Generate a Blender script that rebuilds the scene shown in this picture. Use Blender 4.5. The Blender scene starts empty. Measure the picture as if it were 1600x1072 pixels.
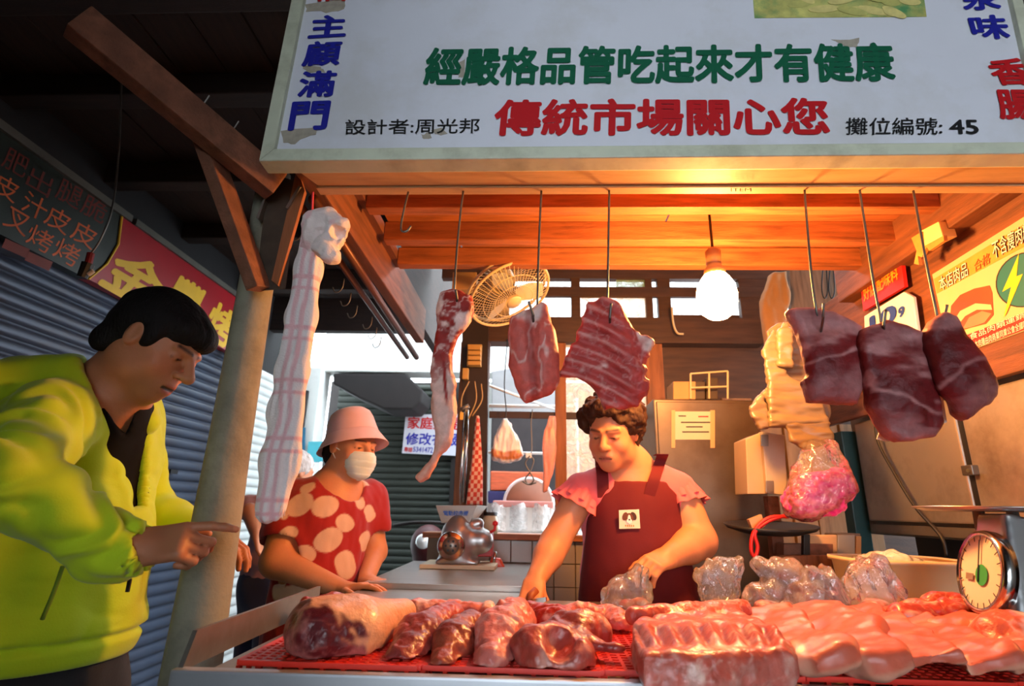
import bpy, bmesh, math, random
import numpy as np
from mathutils import Vector, Matrix
random.seed(7); np.random.seed(7)
scn = bpy.context.scene
COL = scn.collection
# ------------------------------------------------------------------ camera
FPX, CAMH = 860.0, 1.12
YAW, PITCH, ROLL = math.radians(2.6), math.radians(16.8), math.radians(1.27)
Rm = Matrix.Rotation(YAW, 3, 'Z') @ Matrix.Rotation(math.pi/2 + PITCH, 3, 'X') @ Matrix.Rotation(ROLL, 3, 'Z')
cam_d = bpy.data.cameras.new('camera'); cam = bpy.data.objects.new('camera', cam_d); COL.objects.link(cam)
cam.location = (0, 0, CAMH); cam.rotation_euler = Rm.to_euler()
cam_d.sensor_width = 36.0; cam_d.lens = FPX/1600*36.0; cam_d.clip_start = 0.02
cam_d.dof.use_dof = True; cam_d.dof.focus_distance = 1.35; cam_d.dof.aperture_fstop = 4.0
scn.camera = cam
# ------------------------------------------------------------------ world and lights
w = bpy.data.worlds.new('sky'); scn.world = w; w.use_nodes = True
bg = w.node_tree.nodes['Background']; bg.inputs[0].default_value = (0.80, 0.90, 1.0, 1); bg.inputs[1].default_value = 8.6
scn.view_settings.view_transform = 'Standard'; scn.view_settings.look = 'None'
scn.view_settings.exposure = 0.0; scn.view_settings.gamma = 1.0
scn.view_settings.use_curve_mapping = False
scn.cycles.use_denoising = True
scn.cycles.max_bounces = 8; scn.cycles.transparent_max_bounces = 24
scn.cycles.sample_clamp_indirect = 6.0
BULB_POWER = 52.0
# ------------------------------------------------------------------ geometry helpers
RN = np.array(Rm); CN = np.array([0, 0, CAMH])
def V(*a): return np.array(a, float)
def ray(x, y): return RN @ np.array([(x-800)/FPX, -(y-536)/FPX, -1.0])
def P(x, y, Y): v = ray(x, y); return CN + v*(Y/v[1])          # the point of the plane at depth Y seen at a spot of the photograph
def PX(x, y, X): v = ray(x, y); return CN + v*(X/v[0])
def PZ(x, y, Z): v = ray(x, y); return CN + v*((Z-CAMH)/v[2])
def PPL(x, y, p0, n): v = ray(x, y); return CN + v*(np.dot(np.array(p0)-CN, n)/np.dot(v, n))
def proj(p):
    q = (np.asarray(p)-CN) @ RN
    return np.stack([800+FPX*q[..., 0]/-q[..., 2], 536-FPX*q[..., 1]/-q[..., 2]], -1)
def nz(v): v = np.asarray(v, float); return v/np.linalg.norm(v)
def frame(fwd, up=(0, 0, 1)):
    f = nz(fwd); r = nz(np.cross(f, up)); u = np.cross(r, f); return np.stack([r, f, u], 1)   # columns right, forward, up
def rotz(a): c, s = math.cos(a), math.sin(a); return np.array([[c, -s, 0], [s, c, 0], [0, 0, 1.0]])
def rotx(a): c, s = math.cos(a), math.sin(a); return np.array([[1.0, 0, 0], [0, c, -s], [0, s, c]])
def roty(a): c, s = math.cos(a), math.sin(a); return np.array([[c, 0, s], [0, 1.0, 0], [-s, 0, c]])
def fine(path, n):
    p = np.array(path, float); out = []
    q = np.vstack([2*p[0]-p[1], p, 2*p[-1]-p[-2]])
    for i in range(len(p)-1):
        for t in np.linspace(0, 1, n, endpoint=False):
            a, b, c, d = q[i], q[i+1], q[i+2], q[i+3]
            out.append(0.5*((2*b)+(c-a)*t+(2*a-5*b+4*c-d)*t*t+(3*b-a-3*c+d)*t**3))
    out.append(p[-1]); return np.array(out)

WO = {}                                                          # world origins of objects
def origin_of(vs):
    mn, mx = vs.min(0), vs.max(0); return np.array([(mn[0]+mx[0])/2, (mn[1]+mx[1])/2, mn[2]])
def make_mesh(name, vs, fs, smooth=False, cols=None, bevel=0):
    me = bpy.data.meshes.new(name)
    me.from_pydata([tuple(v) for v in vs.tolist()] if isinstance(vs, np.ndarray) else vs, [], fs.tolist() if isinstance(fs, np.ndarray) else fs)
    if cols is not None:
        at = me.color_attributes.new('Col', 'FLOAT_COLOR', 'POINT')
        c4 = np.ones((len(vs), 4), np.float32); c4[:, :3] = cols
        at.data.foreach_set('color', c4.ravel())
    if bevel > 0:
        bm = bmesh.new(); bm.from_mesh(me)
        bmesh.ops.bevel(bm, geom=[e for e in bm.edges if e.is_manifold and e.calc_face_angle(0) > 0.6], offset=bevel, segments=2, affect='EDGES', profile=0.6)
        bm.to_mesh(me); bm.free()
    if smooth: me.polygons.foreach_set('use_smooth', [True]*len(me.polygons))
    me.update(); return me
def add(name, vs, fs, mat, parent=None, smooth=False, cols=None, bevel=0, origin=None):
    vs = np.asarray(vs, float); o = origin_of(vs) if origin is None else np.asarray(origin, float)
    me = make_mesh(name, vs-o, fs, smooth, cols, bevel)
    if isinstance(mat, (list, tuple)):
        for m in mat: me.materials.append(m)
    elif mat is not None: me.materials.append(mat)
    ob = bpy.data.objects.new(name, me); COL.objects.link(ob); WO[ob] = o
    if parent is not None: ob.parent = parent; ob.location = o-WO[parent]
    else: ob.location = o
    return ob
def inst(name, src, offset, parent=None):
    ob = src.copy(); ob.name = name; COL.objects.link(ob); o = WO[src]+np.asarray(offset, float); WO[ob] = o
    ob.parent = parent; ob.location = o-WO[parent] if parent is not None else o
    return ob
def empty(name, loc, label=None, cat=None, group=None):
    ob = bpy.data.objects.new(name, None); COL.objects.link(ob); ob.location = loc; WO[ob] = np.asarray(loc, float)
    ob.empty_display_size = 0.05
    if label: tag(ob, label, cat, group)
    return ob
def tag(ob, label=None, cat=None, group=None, kind=None):
    if label: ob['label'] = label
    if cat: ob['category'] = cat
    if group: ob['group'] = group
    if kind: ob['kind'] = kind
    return ob
def struct(ob): ob['kind'] = 'structure'; return ob

class MB:
    def __init__(s): s.v = []; s.f = []; s.n = 0
    def raw(s, vs, fs):
        vs = np.asarray(vs, float); s.v.append(vs); s.f += [tuple(i+s.n for i in f) for f in fs]; s.n += len(vs); return s
    def box(s, c, h, R=None):
        c = np.asarray(c, float); q = np.array([[x, y, z] for x in (-1, 1) for y in (-1, 1) for z in (-1, 1)])*np.asarray(h, float)
        if R is not None: q = q @ np.asarray(R).T
        return s.raw(q+c, [(0, 1, 3, 2), (4, 6, 7, 5), (0, 4, 5, 1), (2, 3, 7, 6), (0, 2, 6, 4), (1, 5, 7, 3)])
    def bar(s, a, b, wd, th, up=(0, 0, 1)):                         # a squared bar from a to b: wd across, th along up
        a, b = np.asarray(a, float), np.asarray(b, float); R = frame(b-a, up)
        return s.box((a+b)/2, (wd/2, np.linalg.norm(b-a)/2, th/2), R)
    def hexa(s, p):                                                 # eight corners: 4 of the front ring, 4 of the back ring
        return s.raw(p, [(3, 2, 1, 0), (4, 5, 6, 7), (0, 1, 5, 4), (1, 2, 6, 5), (2, 3, 7, 6), (3, 0, 4, 7)])
    def slab(s, quad, d):                                           # a polygon pushed along the vector d
        q = np.asarray(quad, float); n = len(q)
        return s.raw(np.vstack([q, q+np.asarray(d, float)]), [tuple(range(n))[::-1], tuple(range(n, 2*n))]+[(i, (i+1) % n, n+(i+1) % n, n+i) for i in range(n)])
    def tube(s, path, r, n=8, cap=True, closed=False):
        p = np.asarray(path, float); m = len(p); rr = np.broadcast_to(np.asarray(r, float), (m,))
        t = np.gradient(p, axis=0)
        if closed: t = np.roll(p, -1, 0)-np.roll(p, 1, 0)
        t /= np.linalg.norm(t, axis=1)[:, None]+1e-9
        ref = V(0, 0, 1) if abs(t[0][2]) < 0.9 else V(1, 0, 0)
        u = nz(np.cross(t[0], ref)); vs = []
        for i in range(m):
            u = u-t[i]*np.dot(u, t[i]); u = nz(u); b = np.cross(t[i], u)
            for k in range(n):
                a = 2*math.pi*k/n; vs.append(p[i]+rr[i]*(math.cos(a)*u+math.sin(a)*b))
        fs = []
        for i in range(m if closed else m-1):
            j = (i+1) % m
            for k in range(n): fs.append((i*n+k, i*n+(k+1) % n, j*n+(k+1) % n, j*n+k))
        if cap and not closed: fs += [tuple(range(n))[::-1], tuple(range((m-1)*n, m*n))]
        return s.raw(vs, fs)
    def lathe(s, prof, o, R=None, n=24, a0=0, a1=2*math.pi, sx=1, sy=1):   # profile (radius, height) turned about local z
        o = np.asarray(o, float); R = np.eye(3) if R is None else np.asarray(R); full = abs(a1-a0-2*math.pi) < 1e-6
        m = n if full else n+1; vs = []
        for r, z in prof:
            for k in range(m):
                a = a0+(a1-a0)*k/n; vs.append(o+R @ V(sx*r*math.cos(a), sy*r*math.sin(a), z))
        fs = []
        for i in range(len(prof)-1):
            for k in range(n):
                k2 = (k+1) % m; fs.append((i*m+k, i*m+k2, (i+1)*m+k2, (i+1)*m+k))
        return s.raw(vs, fs)
    def grid(s, pts):                                               # pts [n][m][3]
        p = np.asarray(pts, float); n, m = p.shape[:2]
        return s.raw(p.reshape(-1, 3), [(i*m+j, i*m+j+1, (i+1)*m+j+1, (i+1)*m+j) for i in range(n-1) for j in range(m-1)])
    def put(s, name, mat, parent=None, smooth=False, bevel=0, origin=None):
        return add(name, np.vstack(s.v), s.f, mat, parent, smooth, None, bevel, origin)
# ------------------------------------------------------------------ noise and implicit surfaces
def _h(ix, iy, iz):
    n = (ix.astype(np.uint32)*np.uint32(374761393)+iy.astype(np.uint32)*np.uint32(668265263)+iz.astype(np.uint32)*np.uint32(2246822519))
    n = (n ^ (n >> np.uint32(13)))*np.uint32(1274126177); n = n ^ (n >> np.uint32(16))
    return (n & np.uint32(0xffff)).astype(np.float32)/65535.0
def vnoise(p):
    p = np.asarray(p, np.float32)+1000.0; i = np.floor(p).astype(np.int64); f = (p-i).astype(np.float32); f = f*f*(3-2*f); r = 0
    for dx in (0, 1):
        for dy in (0, 1):
            for dz in (0, 1):
                wgt = (f[:, 0] if dx else 1-f[:, 0])*(f[:, 1] if dy else 1-f[:, 1])*(f[:, 2] if dz else 1-f[:, 2])
                r = r+wgt*_h(i[:, 0]+dx, i[:, 1]+dy, i[:, 2]+dz)
    return r*2-1
def fbm(p, sc, octv=3, off=0.0, st=(1, 1, 1)):
    q = np.asarray(p, float)*np.asarray(st, float)*sc+off; r = 0; a = 1.0
    for _ in range(octv): r = r+a*vnoise(q); q = q*2.03+3.1; a *= 0.5
    return r
def sstep(a, b, x): t = np.clip((x-a)/(b-a), 0, 1); return t*t*(3-2*t)
def fcap(a, b, ra, rb=None, sq=None):
    a, b = np.asarray(a, float), np.asarray(b, float); rb = ra if rb is None else rb; ba = b-a; L = max(np.dot(ba, ba), 1e-12)
    def fn(p):
        pa = p-a; t = np.clip(pa @ ba/L, 0, 1); q = pa-t[:, None]*ba; r = ra+(rb-ra)*t
        if sq is not None:
            n = nz(sq[0]); q = q+np.outer(q @ n, n)*(1/sq[1]-1)
        return np.sqrt((q*q).sum(1))-r
    m = max(ra, rb)*(max(1, sq[1]) if sq is not None else 1); fn.bb = (np.minimum(a, b)-m, np.maximum(a, b)+m); return fn
def fell(c, r, R=None):
    c, r = np.asarray(c, float), np.broadcast_to(np.asarray(r, float), (3,)).copy(); R = np.eye(3) if R is None else np.asarray(R)
    def fn(p):
        q = (p-c) @ R; k0 = np.sqrt(((q/r)**2).sum(1)); k1 = np.sqrt(((q/r**2)**2).sum(1))+1e-9; return k0*(k0-1)/k1
    e = np.sqrt(((R*r)**2).sum(1)); fn.bb = (c-e, c+e); return fn
def fbox(c, h, R=None, r=0.005):
    c, h = np.asarray(c, float), np.asarray(h, float); R = np.eye(3) if R is None else np.asarray(R)
    def fn(p):
        q = np.abs((p-c) @ R)-(h-r); return np.sqrt((np.maximum(q, 0)**2).sum(1))+np.minimum(q.max(1), 0)-r
    e = np.abs(R*h).sum(1); fn.bb = (c-e, c+e); return fn
def sdpoly(px, py, poly):
    poly = np.asarray(poly, float); n = len(poly); d = np.full(px.shape, 1e9); s = np.ones(px.shape)
    for i in range(n):
        a, b = poly[i], poly[i-1]; ex, ey = b-a; wx, wy = px-a[0], py-a[1]
        t = np.clip((wx*ex+wy*ey)/max(ex*ex+ey*ey, 1e-12), 0, 1); bx, by = wx-ex*t, wy-ey*t; d = np.minimum(d, bx*bx+by*by)
        c1, c2, c3 = py >= a[1], py < b[1], ex*wy > ey*wx
        s = np.where((c1 & c2 & c3) | (~c1 & ~c2 & ~c3), -s, s)
    return s*np.sqrt(d)
def fprism(poly, o, R, t, r=0.01):                                  # polygon in local xz, thick +-t along local y
    poly = np.asarray(poly, float); o = np.asarray(o, float); R = np.asarray(R)
    def fn(p):
        q = (p-o) @ R; d2 = sdpoly(q[:, 0], q[:, 2], poly)+r; w_ = np.abs(q[:, 1])-t+r
        return np.minimum(np.maximum(d2, w_), 0)+np.sqrt(np.maximum(d2, 0)**2+np.maximum(w_, 0)**2)-r
    c = np.array([o+R @ V(x, s*t, z) for x, z in poly for s in (-1, 1)]); fn.bb = (c.min(0)-r, c.max(0)+r); return fn
def pixprism(pix, Y, t, r=0.01, Yp=None):                                    # upright slab facing the lane, outline given at depth Y
    w3 = np.array([P(x, y, Yp or Y) for x, y in pix]); return fprism(w3[:, [0, 2]], (0, Y, 0), np.eye(3), t, r)
def rayprism(pix, Y, t, r=0.004):                                   # slanting cutter along the line of sight of its middle
    w3 = np.array([P(x, y, Y) for x, y in pix]); o = w3.mean(0); R = frame(o-CN); q = (w3-o) @ R; return fprism(q[:, [0, 2]], o, R, t, r)
class SDF:
    def __init__(s): s.p = []; s.paints = []
    def u(s, fn, k=0.01): s.p.append((fn, k, 1)); return s
    def cut(s, fn, k=0.005): s.p.append((fn, k, -1)); return s
    def paint(s, fn, col, soft=0.003): s.paints.append((fn, np.array(col, float), soft)); return s
    def chain(s, pts, rs, k=0.01, sq=None):
        for i in range(len(pts)-1): s.u(fcap(pts[i], pts[i+1], rs[i], rs[i+1], sq), k)
        return s
    def build(s, h, base=(0.5, 0.5, 0.5), disp=None, colf=None, zmin=None):
        mn = np.min([f.bb[0] for f, k, o in s.p if o > 0], 0)-3*h; mx = np.max([f.bb[1] for f, k, o in s.p if o > 0], 0)+3*h
        if zmin is not None: mn[2] = max(mn[2], zmin-h)
        dim = np.ceil((mx-mn)/h).astype(int)+1; g = np.full(dim, 0.2, np.float32)
        for fn, k, op in s.p:
            a = np.maximum(np.floor((fn.bb[0]-mn-k)/h).astype(int)-2, 0); b = np.minimum(np.ceil((fn.bb[1]-mn+k)/h).astype(int)+3, dim)
            if np.any(b <= a): continue
            ax = [mn[i]+h*np.arange(a[i], b[i]) for i in range(3)]
            pts = np.stack(np.meshgrid(*ax, indexing='ij'), -1).reshape(-1, 3)
            d = fn(pts).astype(np.float32).reshape(b-a); sl = tuple(slice(a[i], b[i]) for i in range(3)); c = g[sl]
            if op > 0:
                hh = np.maximum(k-np.abs(c-d), 0)/k; g[sl] = np.minimum(c, d)-hh*hh*k*0.25
            else:
                d = -d; hh = np.maximum(k-np.abs(c-d), 0)/k; g[sl] = np.maximum(c, d)+hh*hh*k*0.25
        g[0], g[-1], g[:, 0], g[:, -1], g[:, :, 0], g[:, :, -1] = [np.maximum(q, 1e-3) for q in (g[0], g[-1], g[:, 0], g[:, -1], g[:, :, 0], g[:, :, -1])]
        vs, fs = nets(g); vs = vs*h+mn
        if disp is not None: vs = vs+disp(vs, normals(vs, fs))
        col = np.tile(np.array(base, float), (len(vs), 1))
        if colf is not None: col = colf(vs, normals(vs, fs))
        for fn, c, so in s.paints:
            lo, hi = fn.bb[0]-2*so, fn.bb[1]+2*so; m = np.where(np.all((vs > lo) & (vs < hi), 1))[0]
            if len(m):
                wgt = sstep(so, -so, fn(vs[m]))[:, None]; col[m] = col[m]*(1-wgt)+c*wgt
        return vs, fs, np.clip(col, 0, 1)
    def put(s, name, mat, parent=None, h=0.005, base=(0.5, 0.5, 0.5), disp=None, colf=None, zmin=None):
        vs, fs, col = s.build(h, base, disp, colf, zmin); return add(name, vs, fs, mat, parent, True, col)
def nets(v):
    s = v < 0; a = s[:-1, :-1, :-1]; mixed = np.zeros(a.shape, bool)
    cs = [(i, j, k) for i in (0, 1) for j in (0, 1) for k in (0, 1)]; n0, n1, n2 = a.shape
    for i, j, k in cs[1:]: mixed |= s[i:i+n0, j:j+n1, k:k+n2] != a
    idx = np.argwhere(mixed); vid = np.full(a.shape, -1, np.int64); vid[mixed] = np.arange(len(idx))
    acc = np.zeros((len(idx), 3)); cnt = np.zeros(len(idx))
    val = {c: v[idx[:, 0]+c[0], idx[:, 1]+c[1], idx[:, 2]+c[2]].astype(float) for c in cs}
    for c in cs:
        for ax in range(3):
            if c[ax] == 0:
                e = list(c); e[ax] = 1; e = tuple(e); x, y = val[c], val[e]; m = (x < 0) != (y < 0)
                t = np.where(m, x/np.where(m, x-y, 1), 0); q = np.tile(np.array(c, float), (len(idx), 1)); q[:, ax] = t
                acc[m] += q[m]; cnt[m] += 1
    vs = idx+acc/np.maximum(cnt, 1)[:, None]; fs = []
    for ax in range(3):
        o = [i for i in range(3) if i != ax]; sa = [slice(None)]*3; sb = [slice(None)]*3; sa[ax] = slice(0, -1); sb[ax] = slice(1, None)
        ch = s[tuple(sa)] != s[tuple(sb)]; e = np.argwhere(ch); ok = (e[:, o[0]] > 0) & (e[:, o[1]] > 0) & (e[:, o[0]] < a.shape[o[0]]) & (e[:, o[1]] < a.shape[o[1]]); e = e[ok]
        if not len(e): continue
        ins = s[e[:, 0], e[:, 1], e[:, 2]]
        def cell(d0, d1): q = e.copy(); q[:, o[0]] += d0; q[:, o[1]] += d1; return vid[q[:, 0], q[:, 1], q[:, 2]]
        q = np.stack([cell(-1, -1), cell(0, -1), cell(0, 0), cell(-1, 0)], 1)
        fl = ins if ax != 1 else ~ins
        q[~fl] = q[~fl][:, ::-1]; fs.append(q)
    return vs, np.vstack(fs)
def normals(vs, fs):
    f = np.asarray(fs); n = np.cross(vs[f[:, 2]]-vs[f[:, 0]], vs[f[:, 3]]-vs[f[:, 1]]); r = np.zeros_like(vs)
    for k in range(4): np.add.at(r, f[:, k], n)
    return r/(np.linalg.norm(r, axis=1)[:, None]+1e-12)
def ndisp(amp, sc, octv=3, off=0.0, st=(1, 1, 1)):
    return lambda p, n: n*(amp*fbm(p, sc, octv, off, st))[:, None]
# ------------------------------------------------------------------ materials
def sr(r, g, b):                                                    # 0-255 display colour to linear
    return tuple(((c/255)/12.92 if c/255 <= 0.04045 else ((c/255+0.055)/1.055)**2.4) for c in (r, g, b))
MATS = {}
def M(name, col=None, rough=0.6, metal=0.0, var=0.15, scale=8.0, bump=0.0, bscale=60.0, st=(1, 1, 1), spec=0.5, sss=0.0, coat=0.0, attr=False, emit=None, es=1.0, dirt=None, dscale=3.0, damt=0.5, sheen=0.0, trans=0.0, aniso=0.0):
    if name in MATS: return MATS[name]
    m = bpy.data.materials.new(name); m.use_nodes = True; nt = m.node_tree; b = nt.nodes['Principled BSDF']; N = nt.nodes.new; L = nt.links.new
    b.inputs['Roughness'].default_value = rough; b.inputs['Metallic'].default_value = metal; b.inputs['Specular IOR Level'].default_value = spec
    b.inputs['Coat Weight'].default_value = coat; b.inputs['Coat Roughness'].default_value = 0.15; b.inputs['Sheen Weight'].default_value = sheen
    if sss: b.inputs['Subsurface Weight'].default_value = sss; b.inputs['Subsurface Radius'].default_value = (0.012, 0.004, 0.002); b.inputs['Subsurface Scale'].default_value = 1.0
    if trans: b.inputs['Transmission Weight'].default_value = trans
    tc = N('ShaderNodeTexCoord'); mp = N('ShaderNodeMapping'); mp.inputs['Scale'].default_value = st; L(tc.outputs['Object'], mp.inputs['Vector'])
    ns = N('ShaderNodeTexNoise'); ns.inputs['Scale'].default_value = scale; ns.inputs['Detail'].default_value = 5; L(mp.outputs[0], ns.inputs['Vector'])
    mul = N('ShaderNodeMapRange'); mul.inputs['From Min'].default_value = 0.25; mul.inputs['From Max'].default_value = 0.75
    mul.inputs['To Min'].default_value = 1-var; mul.inputs['To Max'].default_value = 1+var; L(ns.outputs['Fac'], mul.inputs['Value'])
    vm = N('ShaderNodeVectorMath'); vm.operation = 'SCALE'; L(mul.outputs[0], vm.inputs['Scale'])
    if attr:
        at = N('ShaderNodeAttribute'); at.attribute_name = 'Col'; L(at.outputs['Color'], vm.inputs[0])
    else: vm.inputs[0].default_value = col[:3]
    last = vm.outputs[0]
    if dirt is not None:
        n2 = N('ShaderNodeTexNoise'); n2.inputs['Scale'].default_value = dscale; n2.inputs['Detail'].default_value = 8; n2.inputs['Roughness'].default_value = 0.65; L(mp.outputs[0], n2.inputs['Vector'])
        r2 = N('ShaderNodeMapRange'); r2.inputs['From Min'].default_value = 0.48; r2.inputs['From Max'].default_value = 0.68; r2.inputs['To Max'].default_value = damt; L(n2.outputs['Fac'], r2.inputs['Value'])
        mx = N('ShaderNodeMix'); mx.data_type = 'RGBA'; L(r2.outputs[0], mx.inputs['Factor']); L(last, mx.inputs['A']); mx.inputs['B'].default_value = (*dirt, 1); last = mx.outputs['Result']
    L(last, b.inputs['Base Color'])
    if bump:
        n3 = N('ShaderNodeTexNoise'); n3.inputs['Scale'].default_value = bscale; n3.inputs['Detail'].default_value = 4; L(mp.outputs[0], n3.inputs['Vector'])
        bp = N('ShaderNodeBump'); bp.inputs['Strength'].default_value = bump; bp.inputs['Distance'].default_value = 0.004; L(n3.outputs['Fac'], bp.inputs['Height']); L(bp.outputs[0], b.inputs['Normal'])
    if emit: b.inputs['Emission Color'].default_value = (*emit, 1); b.inputs['Emission Strength'].default_value = es
    m.diffuse_color = (*(col[:3] if col else (0.5, 0.3, 0.3)), 1); MATS[name] = m; return m
def film(name, col=None, alpha=None, rough=0.15):                             # thin clear plastic sheet
    if name in MATS: return MATS[name]
    m = bpy.data.materials.new(name); m.use_nodes = True; nt = m.node_tree; N = nt.nodes.new; L = nt.links.new
    b = nt.nodes['Principled BSDF']; out = nt.nodes['Material Output']; b.inputs['Base Color'].default_value = (*col, 1); b.inputs['Roughness'].default_value = rough; b.inputs['Specular IOR Level'].default_value = 0.8
    tr = N('ShaderNodeBsdfTransparent'); mx = N('ShaderNodeMixShader'); tc = N('ShaderNodeTexCoord'); ns = N('ShaderNodeTexNoise'); ns.inputs['Scale'].default_value = 25; L(tc.outputs['Object'], ns.inputs['Vector'])
    mr = N('ShaderNodeMapRange'); mr.inputs['From Min'].default_value = 0.3; mr.inputs['From Max'].default_value = 0.7; mr.inputs['To Min'].default_value = alpha*0.6; mr.inputs['To Max'].default_value = alpha*1.5; L(ns.outputs['Fac'], mr.inputs['Value'])
    bp = N('ShaderNodeBump'); bp.inputs['Strength'].default_value = 0.8; bp.inputs['Distance'].default_value = 0.01; n2 = N('ShaderNodeTexNoise'); n2.inputs['Scale'].default_value = 30; n2.inputs['Distortion'].default_value = 1.5; L(tc.outputs['Object'], n2.inputs['Vector']); L(n2.outputs['Fac'], bp.inputs['Height']); L(bp.outputs[0], b.inputs['Normal'])
    L(mr.outputs[0], mx.inputs[0]); L(tr.outputs[0], mx.inputs[1]); L(b.outputs[0], mx.inputs[2])
    gl = N('ShaderNodeBsdfGlossy'); gl.inputs['Roughness'].default_value = rough; gl.inputs['Color'].default_value = (0.9, 0.9, 0.9, 1); fr = N('ShaderNodeFresnel'); fr.inputs['IOR'].default_value = 1.5; L(bp.outputs[0], fr.inputs['Normal']); L(bp.outputs[0], gl.inputs['Normal'])
    m2 = N('ShaderNodeMixShader'); L(fr.outputs[0], m2.inputs[0]); L(mx.outputs[0], m2.inputs[1]); L(gl.outputs[0], m2.inputs[2]); L(m2.outputs[0], out.inputs['Surface']); MATS[name] = m; return m
# ------------------------------------------------------------------ lettering
_fc = bpy.data.curves.new('glyph', 'FONT')
_fo = bpy.data.objects.new('glyph', _fc)
TXC = {}
def glyphs(s, bold):
    if (s, bold) in TXC: return TXC[(s, bold)]
    _fc.body = s; _fc.size = 1.0; _fc.resolution_u = 3
    COL.objects.link(_fo); dg = bpy.context.evaluated_depsgraph_get(); dg.update()
    me = _fo.evaluated_get(dg).to_mesh(); vs = np.array([v.co[:] for v in me.vertices]) if len(me.vertices) else np.zeros((0, 3)); fs = [tuple(p.vertices) for p in me.polygons]
    _fo.evaluated_get(dg).to_mesh_clear(); COL.objects.unlink(_fo)
    if bold > 0 and len(vs):                                        # heavier strokes: the glyph laid over itself, shifted
        v0, f0, n = vs, fs, len(vs); sh = [(0, 0)]+[(math.cos(a)*bold, math.sin(a)*bold) for a in np.arange(8)*math.pi/4]
        vs = np.vstack([v0+V(dx, dy, 0.0004*i) for i, (dx, dy) in enumerate(sh)]); fs = [tuple(q+n*i for q in f) for i in range(len(sh)) for f in f0]
    TXC[(s, bold)] = (vs, fs); return vs, fs
def text(name, s, quad, mat, parent, bold=0.012, off=None, exact=True):   # quad: lower left, lower right, upper right, upper left
    vs, fs = glyphs(s, bold)
    if not len(vs): return None
    mn, mx = vs.min(0), vs.max(0); uv = (vs-mn)[:, :2]/np.maximum((mx-mn)[:2], 1e-6); q = [np.asarray(c, float) for c in quad]
    u, v = uv[:, :1], uv[:, 1:]; w3 = (q[0]*(1-u)+q[1]*u)*(1-v)+(q[3]*(1-u)+q[2]*u)*v
    if off is not None: w3 = w3+np.asarray(off, float)
    w3 = w3+nz(np.cross(q[1]-q[0], q[3]-q[0]))*(vs[:, 2:]*0.35)
    return add(name, w3, fs, mat, parent)
ORD = ('first', 'second', 'third', 'fourth', 'fifth', 'sixth', 'seventh', 'eighth', 'ninth', 'tenth')
# ------------------------------------------------------------------ palette
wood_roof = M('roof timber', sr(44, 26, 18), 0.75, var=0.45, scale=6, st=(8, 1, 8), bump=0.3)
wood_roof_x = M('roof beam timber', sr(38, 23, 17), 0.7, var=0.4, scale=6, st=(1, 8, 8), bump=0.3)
wood_x = M('stall timber along', sr(168, 98, 56), 0.6, var=0.35, scale=5, st=(1, 10, 10), bump=0.35, bscale=40, dirt=sr(70, 38, 22), dscale=4, damt=0.6)
wood_y = M('stall timber deep', sr(120, 70, 42), 0.65, var=0.35, scale=5, st=(10, 1, 10), bump=0.35, bscale=40, dirt=sr(55, 30, 20), dscale=4, damt=0.6)
wood_z = M('upright timber', sr(150, 88, 48), 0.65, var=0.3, scale=5, st=(10, 10, 1), bump=0.35, bscale=40, dirt=sr(70, 40, 25), dscale=3, damt=0.6)
wood_old = M('weathered timber', sr(128, 80, 58), 0.75, var=0.45, scale=12, st=(3, 3, 3), bump=0.5, bscale=60, dirt=sr(60, 30, 20), dscale=6, damt=0.7)
wood_soffit = M('soffit board', sr(214, 168, 118), 0.5, var=0.12, scale=4, st=(1, 8, 8), bump=0.1, dirt=sr(150, 100, 60), dscale=5, damt=0.35)
cream = M('cream painted frame', sr(206, 208, 184), 0.5, var=0.08, scale=20, dirt=sr(120, 115, 85), dscale=9, damt=0.4)
sign_white = M('white sign panel', sr(222, 222, 230), 0.45, var=0.03, scale=6, dirt=sr(200, 196, 190), dscale=4, damt=0.5)
green_ink = M('green lettering', sr(0, 92, 62), 0.5, var=0.05); red_ink = M('red lettering', sr(196, 12, 22), 0.5, var=0.05)
blue_ink = M('blue lettering', sr(28, 32, 150), 0.5, var=0.05); black_ink = M('black lettering', sr(22, 22, 24), 0.5, var=0.05)
white_ink = M('white lettering', sr(235, 230, 220), 0.5, var=0.05); yellow_ink = M('yellow lettering', sr(226, 176, 20), 0.5, var=0.1)
orange_ink = M('orange lettering', sr(196, 84, 24), 0.5, var=0.15); dkred_ink = M('faded red lettering', sr(105, 32, 18), 0.6, var=0.2)
peel = M('peeled paint', sr(168, 158, 142), 0.8, var=0.2, scale=60, bump=0.3)
concrete = M('grey concrete', sr(140, 136, 118), 0.75, var=0.2, scale=10, bump=0.4, bscale=70, dirt=sr(84, 78, 62), dscale=7, damt=0.6)
floor_m = M('wet concrete floor', sr(88, 86, 84), 0.45, var=0.25, scale=4, bump=0.2)
steel = M('stainless steel', sr(178, 172, 164), 0.3, 0.85, var=0.12, scale=3, st=(1, 14, 14), bump=0.05, bscale=30)
steel_rough = M('worn steel', sr(150, 142, 132), 0.42, 0.8, var=0.25, scale=4, dirt=sr(90, 70, 55), dscale=4, damt=0.5)
chrome = M('bright metal', sr(205, 203, 200), 0.15, 1.0, var=0.05)
iron = M('dull iron wire', sr(110, 104, 98), 0.4, 0.8, var=0.15)
dark_metal = M('dark metal', sr(45, 40, 38), 0.5, 0.4, var=0.2)
black_m = M('black plastic', sr(20, 19, 20), 0.5, var=0.1)
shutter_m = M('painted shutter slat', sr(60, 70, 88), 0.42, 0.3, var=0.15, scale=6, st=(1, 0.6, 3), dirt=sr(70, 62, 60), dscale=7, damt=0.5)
shutter_lit = M('daylit shutter slat', sr(205, 212, 210), 0.45, 0.1, var=0.08, scale=6)  # pale copy of the slat: daylight on the far shutter put into the colour
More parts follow.
